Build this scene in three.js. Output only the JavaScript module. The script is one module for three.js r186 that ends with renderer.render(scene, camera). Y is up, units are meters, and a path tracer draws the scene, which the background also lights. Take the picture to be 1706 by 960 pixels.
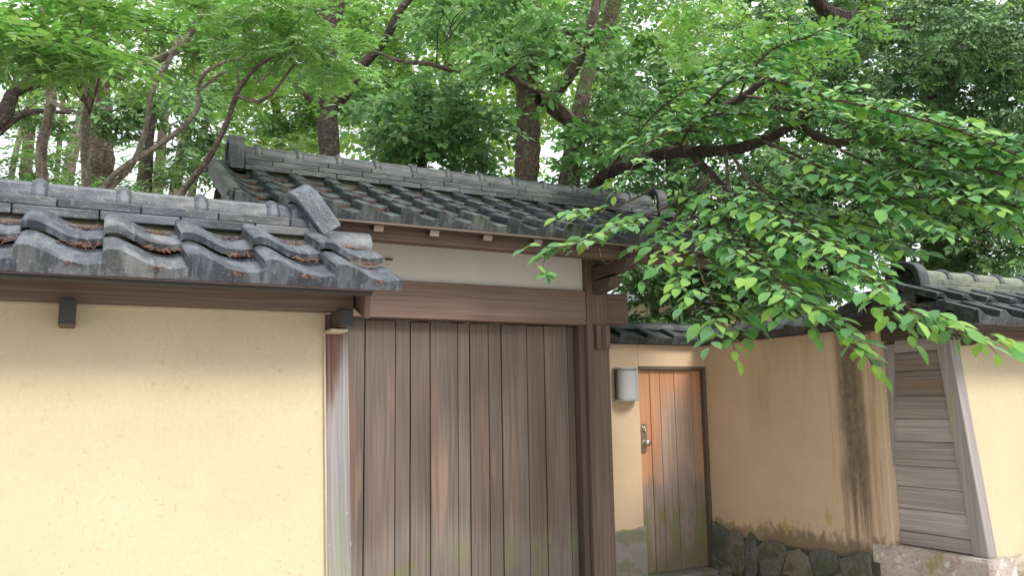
import * as THREE from 'three';
import { RoundedBoxGeometry } from 'three/addons/geometries/RoundedBoxGeometry.js';
import { mergeGeometries, toCreasedNormals } from 'three/addons/utils/BufferGeometryUtils.js';

// ------------------------------------------------------------------ camera, sky, sun, exposure
const V3 = (x, y, z) => new THREE.Vector3(x, y, z);
const RAD = Math.PI / 180, EYE = V3(0, 1.5, 0), FOC = 1382.3, CX = 853, CY = 480;
const scene = new THREE.Scene();
const camera = new THREE.PerspectiveCamera(38.3, 1024 / 577, 0.05, 400);
camera.position.copy(EYE);
camera.rotation.order = 'YXZ';
camera.rotation.set(8.13 * RAD, -27.27 * RAD, -0.904 * RAD);
camera.updateMatrixWorld(true);
const renderer = new THREE.WebGLRenderer({ antialias: true });
renderer.setSize(1024, 577);
renderer.toneMapping = THREE.LinearToneMapping;
renderer.toneMappingExposure = 2.2;
renderer.shadowMap.enabled = true;
renderer.shadowMap.type = THREE.PCFSoftShadowMap;

const SUN = V3(0.35, 0.98, 1.0).normalize();
{
  const w = 128, h = 64, d = new Float32Array(w * h * 4);
  for (let j = 0; j < h; j++) {
    const el = ((j + 0.5) / h - 0.5) * Math.PI, s = Math.max(0, Math.sin(el));
    for (let i = 0; i < w; i++) {
      const az = ((i + 0.5) / w) * 2 * Math.PI;
      const c = 1 + 0.05 * Math.sin(az * 3 + el * 5) * Math.cos(el * 9 + az);
      const L = (el < 0 ? 0.45 : 0.5 + 0.6 * s) * c, o = (j * w + i) * 4;
      d[o] = L * 0.97; d[o + 1] = L * 1.0; d[o + 2] = L * 1.05; d[o + 3] = 1;
    }
  }
  const sky = new THREE.DataTexture(d, w, h, THREE.RGBAFormat, THREE.FloatType);
  sky.mapping = THREE.EquirectangularReflectionMapping;
  sky.magFilter = THREE.LinearFilter; sky.minFilter = THREE.LinearFilter;
  sky.needsUpdate = true;
  scene.background = sky; scene.environment = sky;
}
const sun = new THREE.DirectionalLight(new THREE.Color(1, 0.96, 0.9), 1.5);
sun.position.copy(SUN).multiplyScalar(30);
sun.castShadow = true; sun.shadow.radius = 34;
sun.shadow.mapSize.set(2048, 2048);
Object.assign(sun.shadow.camera, { left: -16, right: 16, top: 16, bottom: -16, near: 1, far: 70 });
scene.add(sun, sun.target);

// ------------------------------------------------------------------ random, noise
function rng(seed) { let a = seed >>> 0; return () => { a = (a + 0x6d2b79f5) | 0; let t = Math.imul(a ^ (a >>> 15), 1 | a); t = (t + Math.imul(t ^ (t >>> 7), 61 | t)) ^ t; return ((t ^ (t >>> 14)) >>> 0) / 4294967296; }; }
const R = rng(11);
const rr = (a, b) => a + (b - a) * R();
const wrap = (i, p) => ((i % p) + p) % p;
function vn(x, y, px, py) {       // value noise, periodic over px, py cells
  const xi = Math.floor(x), yi = Math.floor(y), fx = x - xi, fy = y - yi, sx = fx * fx * (3 - 2 * fx), sy = fy * fy * (3 - 2 * fy);
  const x0 = wrap(xi, px), x1 = wrap(xi + 1, px), y0 = wrap(yi, py), y1 = wrap(yi + 1, py);
  const g = (a, b) => { let h = Math.imul(a, 374761393) + Math.imul(b, 668265263) + px * 101; h = Math.imul(h ^ (h >>> 13), 1274126177); return ((h ^ (h >>> 16)) >>> 0) / 4294967296; };
  const a = g(x0, y0), b = g(x1, y0), c = g(x0, y1), d = g(x1, y1);
  return a + (b - a) * sx + (c - a) * sy + (a - b - c + d) * sx * sy;
}
function fbm(u, v, fx, fy, oct) { let s = 0, a = 0.5, n = 0; for (let i = 0; i < oct; i++) { s += a * vn(u * fx, v * fy, fx, fy); n += a; a *= 0.55; fx *= 2; fy *= 2; } return s / n; }
const clamp = (x, a = 0, b = 1) => Math.min(b, Math.max(a, x));
const sst = (a, b, x) => { const t = clamp((x - a) / (b - a)); return t * t * (3 - 2 * t); };
const mix = (a, b, t) => a + (b - a) * t;
const mix3 = (a, b, t) => [mix(a[0], b[0], t), mix(a[1], b[1], t), mix(a[2], b[2], t)];
function tex(w, h, f, color = true) {     // f(u, v) -> [r, g, b] in 0..255 (sRGB) or a single number 0..255
  const d = new Uint8Array(w * h * 4);
  for (let j = 0; j < h; j++) for (let i = 0; i < w; i++) {
    const c = f((i + 0.5) / w, (j + 0.5) / h), o = (j * w + i) * 4, a = typeof c === 'number';
    d[o] = clamp(a ? c : c[0], 0, 255); d[o + 1] = clamp(a ? c : c[1], 0, 255); d[o + 2] = clamp(a ? c : c[2], 0, 255); d[o + 3] = 255;
  }
  const t = new THREE.DataTexture(d, w, h);
  t.wrapS = t.wrapT = THREE.RepeatWrapping; t.magFilter = THREE.LinearFilter; t.minFilter = THREE.LinearMipmapLinearFilter; t.generateMipmaps = true;
  if (color) t.colorSpace = THREE.SRGBColorSpace;
  t.needsUpdate = true; return t;
}
const std = (o) => new THREE.MeshStandardMaterial(o);
const lin = (r, g, b) => new THREE.Color().setRGB(r, g, b);

// ------------------------------------------------------------------ things, parts
const used = new Map();
function numbered(n) { const k = used.get(n) || 0; used.set(n, k + 1); return k ? `${n}_${String(k).padStart(3, '0')}` : n; }
function thing(name, label, category, [x, y, z], group) {
  const o = new THREE.Group(); o.name = numbered(name); o.position.set(x, y, z); o.userData = { label, category, kind: 'thing' };
  if (group) o.userData.group = group;
  scene.add(o); return o;
}
const baseOf = (o) => { while (o.parent && o.parent !== scene) o = o.parent; return o.position; };
function part(parent, name, geo, mat, label) {      // geo is in world metres; becomes a child at the thing's base
  const b = baseOf(parent), g = geo; g.translate(-b.x, -b.y, -b.z);
  const m = new THREE.Mesh(g, mat); m.name = name; m.castShadow = m.receiveShadow = true;
  if (label) m.userData.label = label;
  parent.add(m); return m;
}
function placed(parent, name, geo, mat, pos, rot = [0, 0, 0], scl) {     // shared geometry set at a world place
  const b = baseOf(parent), m = new THREE.Mesh(geo, mat); m.name = name; m.castShadow = m.receiveShadow = true;
  m.position.set(pos[0] - b.x, pos[1] - b.y, pos[2] - b.z); m.rotation.set(...rot); if (scl) m.scale.set(...scl);
  parent.add(m); return m;
}
function structure(name, geo, mat) { const m = new THREE.Mesh(geo, mat); m.name = numbered(name); m.userData.kind = 'structure'; m.castShadow = m.receiveShadow = true; scene.add(m); return m; }

// ------------------------------------------------------------------ geometry helpers
// uv in metres by the dominant normal; grain axis goes to v
function gridUV(g, grain = 'y', off = [0, 0], scale = 1) {
  const p = g.attributes.position, n = g.attributes.normal, uv = new Float32Array(p.count * 2);
  const ax = { x: 0, y: 1, z: 2 }[grain];
  for (let i = 0; i < p.count; i++) {
    const P = [p.getX(i), p.getY(i), p.getZ(i)], N = [Math.abs(n.getX(i)), Math.abs(n.getY(i)), Math.abs(n.getZ(i))];
    let k = N[0] > N[1] ? (N[0] > N[2] ? 0 : 2) : (N[1] > N[2] ? 1 : 2);
    let a = [0, 1, 2].filter((q) => q !== k);
    let uA, vA;
    if (a.includes(ax)) { vA = ax; uA = a.find((q) => q !== ax); } else { uA = a[0]; vA = a[1]; }
    uv[2 * i] = (P[uA] + off[0] + k * 0.37) * scale; uv[2 * i + 1] = (P[vA] + off[1]) * scale;
  }
  g.setAttribute('uv', new THREE.BufferAttribute(uv, 2)); return g;
}
function planeUV(g, fu, fv) {   // uv from functions of the point
  const p = g.attributes.position, uv = new Float32Array(p.count * 2);
  for (let i = 0; i < p.count; i++) { uv[2 * i] = fu(p.getX(i), p.getY(i), p.getZ(i)); uv[2 * i + 1] = fv(p.getX(i), p.getY(i), p.getZ(i)); }
  g.setAttribute('uv', new THREE.BufferAttribute(uv, 2)); return g;
}
function box(x0, x1, y0, y1, z0, z1, grain = 'y', r = 0.004) {   // a board or beam with eased edges, world metres
  const g = new RoundedBoxGeometry(x1 - x0, y1 - y0, z1 - z0, 1, Math.min(r, (x1 - x0) / 3, (y1 - y0) / 3, (z1 - z0) / 3));
  g.translate((x0 + x1) / 2, (y0 + y1) / 2, (z0 + z1) / 2);
  return gridUV(g, grain, [rr(0, 3), rr(0, 3)]);
}
// a solid with flat polygon ends: pts are [a, b] pairs, extruded between c0 and c1 along the axis
function prism(pts, c0, c1, axis, grain = axis, bevel = 0.003) {
  const s = new THREE.Shape(pts.map((p) => new THREE.Vector2(p[0], p[1])));
  const b = Math.min(bevel, (c1 - c0) / 3);
  const g = new THREE.ExtrudeGeometry(s, { depth: c1 - c0 - 2 * b, bevelEnabled: b > 0, bevelThickness: b, bevelSize: b, bevelOffset: -b, bevelSegments: 1, steps: 1 });
  g.translate(0, 0, c0 + b);
  const m = new THREE.Matrix4();
  if (axis === 'x') m.set(0, 0, 1, 0, 0, 1, 0, 0, 1, 0, 0, 0, 0, 0, 0, 1);
  if (axis === 'y') m.set(1, 0, 0, 0, 0, 0, 1, 0, 0, 1, 0, 0, 0, 0, 0, 1);
  if (axis !== 'z') { g.applyMatrix4(m); const ix = g.index; if (!ix) { for (const k of ['position', 'normal', 'uv']) { const a = g.attributes[k], n = a.itemSize; for (let i = 0; i < a.count; i += 3) for (let c = 0; c < n; c++) { const t = a.array[(i + 1) * n + c]; a.array[(i + 1) * n + c] = a.array[(i + 2) * n + c]; a.array[(i + 2) * n + c] = t; } } } g.computeVertexNormals(); }
  return gridUV(g, grain, [rr(0, 3), rr(0, 3)]);
}
function indexed(pos, idx) { const g = new THREE.BufferGeometry(); g.setAttribute('position', new THREE.Float32BufferAttribute(pos, 3)); g.setIndex(idx); return g; }
function crease(g, a = 0.6) { const c = toCreasedNormals(g, a); return c; }
// tapered tube through points with radii; uv in metres
function tube(pts, rad, seg = 8, rough = 0.06, seed = 1) {
  const q = rng(seed), curve = new THREE.CatmullRomCurve3(pts, false, 'centripetal');
  const L = curve.getLength(), n = Math.max(4, Math.min(60, Math.round(L / 0.12)));
  const pos = [], uv = [], idx = [];
  let N = V3(0.3, 0.2, 1), prev = null;
  for (let i = 0; i <= n; i++) {
    const t = i / n, p = curve.getPoint(t), T = curve.getTangent(t);
    N.sub(T.clone().multiplyScalar(N.dot(T))).normalize(); const B = T.clone().cross(N);
    const f = t * (rad.length - 1), k = Math.min(rad.length - 2, Math.floor(f)), r = mix(rad[k], rad[k + 1], f - k);
    for (let j = 0; j <= seg; j++) {
      const a = (j % seg) / seg * 2 * Math.PI, w = r * (1 + rough * (Math.sin(i * 1.9 + j * 2.3 + seed) + 0.6 * Math.sin(i * 0.7 + (j % seg) * 1.1 + seed * 3)));
      pos.push(p.x + (N.x * Math.cos(a) + B.x * Math.sin(a)) * w, p.y + (N.y * Math.cos(a) + B.y * Math.sin(a)) * w, p.z + (N.z * Math.cos(a) + B.z * Math.sin(a)) * w);
      uv.push(j / seg * 2 * Math.PI * Math.max(r, 0.02), t * L);
    }
  }
  for (let i = 0; i < n; i++) for (let j = 0; j < seg; j++) { const a = i * (seg + 1) + j, b = a + seg + 1; idx.push(a, a + 1, b, b, a + 1, b + 1); }
  const g = indexed(pos, idx); g.setAttribute('uv', new THREE.Float32BufferAttribute(uv, 2)); g.computeVertexNormals(); return g;
}
// the point that a pixel of the 1706 x 960 photograph shows at a distance d along the view
const AX = [V3(), V3(), V3()]; camera.matrixWorld.extractBasis(...AX);
function at(px, py, d) { return EYE.clone().addScaledVector(AX[0], (px - CX) / FOC * d).addScaledVector(AX[1], (CY - py) / FOC * d).addScaledVector(AX[2], -d); }
const pxm = (px, d) => px / FOC * d;

// ------------------------------------------------------------------ textures
const woodGrain = (u, v) => {            // 0..1, one tile
  const w = fbm(u, v, 4, 3, 3) * 0.06;
  const a = fbm(u + w, v, 48, 3, 3), b = fbm(u, v, 150, 6, 2), c = fbm(u, v, 6, 2, 3);
  return 0.45 * a + 0.25 * b + 0.3 * c;
};
const grainMap = new Float32Array(512 * 1024);
for (let j = 0; j < 1024; j++) for (let i = 0; i < 512; i++) grainMap[j * 512 + i] = woodGrain((i + 0.5) / 512, (j + 0.5) / 1024);
const grainAt = (u, v) => grainMap[wrap(Math.floor(v * 1024), 1024) * 512 + wrap(Math.floor(u * 512), 512)];
const woodTex = (dark, light, extra) => { const t = tex(512, 1024, (u, v) => { const g = sst(0.25, 0.75, grainAt(u, v)); let c = mix3(dark, light, g); if (extra) c = extra(c, u, v, g); return c; }); t.repeat.set(2, 0.5); return t; };
const grainBump = (() => { const t = tex(512, 1024, (u, v) => 255 * grainAt(u, v), false); t.repeat.set(2, 0.5); return t; })();
const wood = (dark, light, o = {}, extra) => std({ map: woodTex(dark, light, extra), bumpMap: grainBump, bumpScale: 0.0025, roughness: 0.78, ...o });
const M = {};
M.beam = wood([86, 70, 62], [116, 97, 87]);
M.lintel = wood([106, 86, 76], [136, 114, 102]);
M.darkBeam = wood([70, 57, 50], [94, 79, 70]);
M.rafterEnd = wood([140, 124, 114], [176, 160, 150]);
M.greyBoard = wood([142, 134, 130], [180, 171, 167]);
M.greyBoardB = wood([128, 119, 115], [168, 158, 153]);
M.greyBoardDark = wood([104, 94, 89], [138, 126, 120], {}, (c, u, v) => mix3(c, [140, 104, 72], 0.4 * sst(0.62, 0.75, fbm(u, v, 3, 5, 3))));
M.framePost = wood([132, 124, 121], [164, 156, 152], {}, (c, u, v) => mix3(c, [150, 148, 112], 0.5 * sst(0.58, 0.72, fbm(u, v, 5, 4, 3))));
M.eave = wood([88, 76, 65], [114, 99, 86]);
M.pale = wood([160, 146, 124], [196, 180, 156]);

// gate boards, seen x 1.6..3.6, y 0..2.15
M.gate = std({ bumpMap: grainBump.clone(), bumpScale: 0.003, roughness: 0.74, map: tex(1024, 1024, (u, v) => {
  const x = 1.6 + u * 2, y = v * 2.15, g = sst(0.28, 0.72, grainAt(u * 4, v * 1.1));
  const board = fbm(u, 0.5, 14, 1, 2);
  let c = mix3([90, 78, 71], [121, 107, 98], g * 0.8 + 0.35 * (board - 0.4));
  const red = sst(0.55, 0.75, fbm(u, v, 22, 2, 3)) * sst(0.3, 0.7, y) * (1 - sst(1.5, 1.9, y));
  c = mix3(c, [130, 100, 88], 0.5 * red);
  const bright = sst(0.66, 0.78, fbm(u + 0.3, v, 40, 2, 3)) * sst(0.35, 0.6, y) * (1 - sst(1.0, 1.35, y));
  c = mix3(c, [160, 128, 106], 0.5 * bright);
  const edge = fbm(u, v, 18, 5, 4), lift = 0.46 + (fbm(u, 0.2, 9, 1, 2) - 0.5) * 0.5;
  c = mix3(c, mix3([112, 104, 99], [146, 138, 132], g), 0.6 * sst(lift + 0.34, lift - 0.06, y + (edge - 0.5) * 0.3) );
  const moss = sst(0.55, 0.72, fbm(u + 0.13, v, 13, 9, 4) + 0.1 * sst(0.5, 0.2, y)) * sst(0.62, 0.42, y);
  c = mix3(c, [118, 120, 84], 0.6 * moss);
  return c;
}) });
M.gate.bumpMap.repeat.set(4, 1.1); M.gate.bumpMap.needsUpdate = true;
M.gateTones = [[1, 1, 1], [0.86, 0.85, 0.84], [1.1, 1.08, 1.06], [0.95, 0.91, 0.88]].map((c) => { const m = M.gate.clone(); m.color.setRGB(...c); return m; });
// small door, x 4.36..5.10, y 0..1.85
M.door = std({ bumpMap: grainBump.clone(), bumpScale: 0.0015, roughness: 0.62, map: tex(512, 1024, (u, v) => {
  const y = v * 1.85, g = sst(0.28, 0.72, grainAt(u * 1.5, v));
  let c = mix3([178, 126, 92], [200, 150, 114], g);
  const wx = (u - 0.62) + 0.25 * (fbm(u, v, 4, 5, 3) - 0.5);
  c = mix3(c, mix3([158, 138, 126], [184, 162, 150], g), 0.9 * sst(-0.5, -0.15, wx) * (1 - 0.6 * sst(0.2, 0.34, wx)) * sst(1.78, 1.3, y + 0.2 * (fbm(u, v, 9, 3, 2) - 0.5)));
  const gl = y + (fbm(u, v, 6, 6, 4) - 0.5) * 0.5 + 0.15 * (0.5 - u);
  c = mix3(c, mix3([128, 112, 106], [156, 140, 134], g), 0.9 * sst(1.0, 0.72, gl));
  c = mix3(c, [118, 118, 76], 0.7 * sst(0.46, 0.64, fbm(u, v, 6, 7, 4) + 0.1 * sst(0.75, 0.5, y)) * sst(0.72, 0.52, y));
  c = mix3(c, [120, 104, 84], 0.5 * sst(0.35, 0.1, y));
  return c;
}) });
M.door.bumpMap.repeat.set(1.5, 1); M.door.bumpMap.needsUpdate = true;
// the weathered end post of the left wall: u over 0.12 m, v over 2 m
M.endPost = std({ bumpMap: grainBump.clone(), bumpScale: 0.002, roughness: 0.8, map: tex(256, 1024, (u, v) => {
  const y = v * 2, g = sst(0.25, 0.75, grainAt(u * 0.3, v * 1.2));
  let c = mix3([112, 107, 106], [156, 150, 148], g);
  c = mix3(c, mix3([78, 58, 50], [120, 90, 78], g), sst(-0.12, 0.12, y - 1.52 - 0.3 * u + 0.3 * (fbm(u, v, 3, 9, 3) - 0.5)));
  c = mix3(c, [126, 132, 104], 0.55 * sst(0.5, 0.62, fbm(u, v, 4, 14, 4) + 0.25 * sst(1.1, 0.6, y)) * sst(1.3, 0.9, y));
  c = mix3(c, [190, 186, 180], sst(0.86, 0.9, fbm(u, v, 18, 50, 2)) * sst(1.4, 1.1, y));
  return c;
}) });
M.endPost.bumpMap.repeat.set(0.3, 1.2); M.endPost.bumpMap.needsUpdate = true;

// plaster
const speck = (u, v) => fbm(u, v, 180, 180, 2);
M.cream = std({ roughness: 0.95, bumpScale: 0.0015, bumpMap: tex(1024, 1024, (u, v) => 255 * (0.6 * fbm(u, v, 120, 120, 3) + 0.4 * fbm(u, v, 20, 20, 3)), false), map: tex(1024, 1024, (u, v) => {
  const b = fbm(u, v, 6, 6, 4), s = speck(u, v), f = fbm(u, v, 260, 90, 2);
  const blotch = fbm(u + 0.3, v, 3, 3, 5); let c = mix3(mix3([187, 172, 141], [196, 182, 153], b), [182, 168, 139], 0.5 * sst(0.5, 0.75, blotch));
  c = mix3(c, [204, 190, 160], 0.25 * sst(0.5, 0.8, s)); c = mix3(c, [176, 158, 124], 0.25 * sst(0.6, 0.85, f));
  c = mix3(c, [166, 142, 104], 0.4 * sst(0.85, 0.93, fbm(u, v, 150, 190, 1)) * sst(0.5, 0.62, fbm(u + 0.5, v, 14, 14, 2)));
  return c;
}) });
for (const k of ['map', 'bumpMap']) M.cream[k].repeat.set(0.55, 0.55);
// walls of the recess: u over 2 m, v over 2.05 m; the return wall has its stain near u = 0.8
const tanPlaster = (stain) => tex(1024, 1024, (u, v) => {
  const y = v * 2.05, b = fbm(u, v, 5, 4, 5), f = fbm(u, v, 200, 200, 2);
  let c = mix3([196, 170, 140], [211, 187, 159], b);
  c = mix3(c, [212, 184, 150], 0.35 * sst(0.5, 0.7, fbm(u, v, 3, 7, 4)) * sst(0.2, 0.8, y));
  c = mix3(c, [170, 144, 116], 0.15 * sst(0.55, 0.85, f));
  if (stain) {
    const z = u * 2, st = fbm(u, v, 60, 3, 4), w = 0.05 * (fbm(u, v, 4, 9, 3) - 0.5);     // z: metres from the inner corner
    c = mix3(c, [158, 128, 100], 0.4 * sst(0.45, 0.8, fbm(u, v, 13, 2, 4)) * sst(0.9, 1.9, y));
    const streak = sst(1.46 + w, 1.6 + w, z) * sst(1.8 + w, 1.69 + w, z) * sst(0.3, 1.1, y + 0.7 * (st - 0.4));
    c = mix3(c, mix3([74, 64, 54], [126, 108, 90], fbm(u, v, 90, 60, 3)), (0.6 + 0.45 * st) * streak);
    c = mix3(c, [140, 116, 94], 0.35 * sst(0.5, 0.7, st) * sst(1.3, 1.55, z));
    c = mix3(c, [168, 148, 66], 0.5 * sst(0.68, 0.78, fbm(u, v, 9, 5, 4)) * sst(0.95, 0.6, y));
    c = mix3(c, [214, 188, 156], 0.35 * sst(0.84, 0.9, fbm(u, v, 110, 14, 2)));
    const dirt = y - 0.43 + 0.16 * (fbm(u, v, 70, 40, 3) - 0.5);
    c = mix3(c, [126, 108, 90], 0.6 * sst(0.11, 0.03, dirt) * sst(0.56, 0.7, z));
    c = mix3(c, [108, 94, 74], 0.5 * sst(0.05, 0.0, dirt));
  }
  return c;
});
const tanBump = tex(512, 512, (u, v) => 255 * (0.5 * fbm(u, v, 90, 90, 3) + 0.5 * fbm(u, v, 8, 8, 3)), false);
M.tan = std({ roughness: 0.92, map: tanPlaster(false), bumpMap: tanBump, bumpScale: 0.0015 });
M.tanStained = std({ roughness: 0.92, map: tanPlaster(true), bumpMap: tanBump, bumpScale: 0.0018 });
M.white = std({ roughness: 0.92, map: tex(512, 512, (u, v) => mix3([208, 202, 193], [224, 219, 211], fbm(u, v, 5, 5, 5))) });

// roof tiles: dusty smoked clay
const tileBump = tex(512, 512, (u, v) => 255 * (0.5 * fbm(u, v, 30, 30, 4) + 0.5 * fbm(u, v, 110, 60, 2)), false);
const tileTex = (dark, light, lichen, green, amount) => tex(512, 512, (u, v) => {
  let c = mix3(dark, light, sst(0.3, 0.7, fbm(u, v, 7, 5, 5)));
  c = mix3(c, light.map((q) => q + 18), 0.5 * sst(0.55, 0.75, fbm(u, v, 40, 4, 3)));
  c = mix3(c, dark.map((q) => q * 0.75), 0.6 * sst(0.58, 0.75, fbm(u + 0.4, v, 24, 6, 4)));
  c = mix3(c, lichen, amount * sst(0.66, 0.74, fbm(u, v, 60, 60, 3)) * sst(0.45, 0.6, fbm(u, v, 6, 6, 2)));
  c = mix3(c, green, 0.6 * amount * sst(0.55, 0.72, fbm(u, v + 0.3, 5, 8, 4)));
  return c;
});
const tileMat = (...a) => std({ map: tileTex(...a), bumpMap: tileBump, bumpScale: 0.003, roughness: 0.5 });
M.tileA = [tileMat([50, 55, 63], [92, 95, 100], [138, 138, 134], [88, 91, 84], 0.5), tileMat([45, 50, 58], [84, 88, 95], [130, 130, 127], [82, 86, 82], 0.45), tileMat([56, 60, 65], [101, 102, 104], [140, 136, 128], [92, 91, 82], 0.5)];
M.tileB = [tileMat([40, 44, 47], [74, 78, 78], [104, 106, 102], [54, 60, 50], 0.45), tileMat([35, 39, 43], [66, 71, 72], [98, 101, 97], [49, 57, 49], 0.4), tileMat([44, 48, 49], [80, 84, 81], [110, 109, 102], [58, 62, 50], 0.5)];
M.ridgeMoss = [tileMat([92, 96, 84], [128, 131, 114], [156, 156, 132], [100, 108, 78], 1.0), tileMat([84, 88, 79], [120, 122, 107], [150, 150, 128], [94, 103, 72], 1.0)];
M.tileDark = tileMat([40, 45, 48], [64, 70, 72], [112, 116, 112], [52, 62, 52], 0.5);
M.clay = std({ roughness: 1, map: tex(256, 256, (u, v) => mix3(mix3([104, 98, 86], [150, 142, 126], fbm(u, v, 6, 6, 5)), [92, 96, 62], 0.7 * sst(0.5, 0.7, fbm(u + 0.2, v, 5, 5, 4)))) });
M.clayDark = std({ roughness: 1, map: tex(128, 128, (u, v) => mix3([56, 60, 50], [88, 90, 74], fbm(u, v, 6, 6, 5))) });
M.mortar = std({ roughness: 1, map: tex(128, 128, (u, v) => mix3([58, 56, 48], [92, 88, 76], fbm(u, v, 9, 9, 4))) });
M.soffit = wood([40, 31, 28], [66, 52, 46]);
M.stone = [0, 1, 2].map((k) => std({ roughness: 0.9, bumpMap: tileBump, bumpScale: 0.03, map: tex(256, 256, (u, v) => mix3(mix3([[84, 84, 76], [96, 93, 82], [76, 79, 74]][k], [[132, 130, 118], [142, 137, 122], [122, 123, 114]][k], fbm(u + k * 0.3, v, 5, 5, 5)), [80, 88, 58], 0.6 * sst(0.55, 0.7, fbm(u, v + 0.2 * k, 6, 6, 4)))) }));
M.footing = std({ roughness: 0.9, bumpMap: tileBump, bumpScale: 0.008, map: tex(256, 512, (u, v) => mix3(mix3([124, 118, 112], [158, 150, 148], fbm(u, v, 5, 7, 5)), [110, 113, 82], 0.65 * sst(0.46, 0.66, fbm(u, v, 6, 9, 7)))) });
M.granite = std({ roughness: 0.85, bumpMap: tileBump, bumpScale: 0.006, map: tex(512, 512, (u, v) => { let c = mix3([160, 147, 137], [192, 182, 172], fbm(u, v, 8, 8, 5)); c = mix3(c, [206, 208, 200], 0.7 * sst(0.6, 0.75, fbm(u, v, 26, 22, 3))); c = mix3(c, [150, 106, 100], 0.5 * sst(0.6, 0.8, fbm(u + 0.3, v, 60, 60, 2))); return mix3(c, [128, 128, 64], 0.6 * sst(0.62, 0.74, fbm(u, v + 0.5, 4, 6, 4))); }) });
M.cobble = std({ roughness: 0.85, map: tex(128, 128, (u, v) => mix3([150, 138, 120], [206, 196, 180], fbm(u, v, 6, 6, 4))) });
M.steel = std({ color: 0xb8b4aa, metalness: 0.9, roughness: 0.32 });
M.lampFrame = std({ color: lin(0.42, 0.42, 0.43), metalness: 0.5, roughness: 0.5, bumpMap: tileBump, bumpScale: 0.001 });
M.lampGlass = new THREE.MeshPhysicalMaterial({ color: lin(0.4, 0.4, 0.4), roughness: 0.5, clearcoat: 0.5, clearcoatRoughness: 0.3 });
M.black = std({ color: lin(0.03, 0.028, 0.026), roughness: 0.7 });
M.iron = std({ color: lin(0.06, 0.05, 0.045), roughness: 0.7, metalness: 0.4 });
M.needle = std({ color: lin(0.17, 0.085, 0.05), roughness: 0.9 });
M.needlePale = std({ color: lin(0.45, 0.33, 0.2), roughness: 0.9 });

// ------------------------------------------------------------------ ground
{
  const g = new THREE.PlaneGeometry(240, 240, 1, 1); g.rotateX(-Math.PI / 2);
  planeUV(g, (x) => x, (x, y, z) => z);
  const m = std({ roughness: 0.95, map: tex(512, 512, (u, v) => mix3([158, 152, 142], [192, 186, 176], fbm(u, v, 90, 90, 3) * 0.6 + fbm(u, v, 6, 6, 4) * 0.4)) });
  m.map.repeat.set(0.5, 0.5);
  structure('ground', g, m);
}

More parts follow.
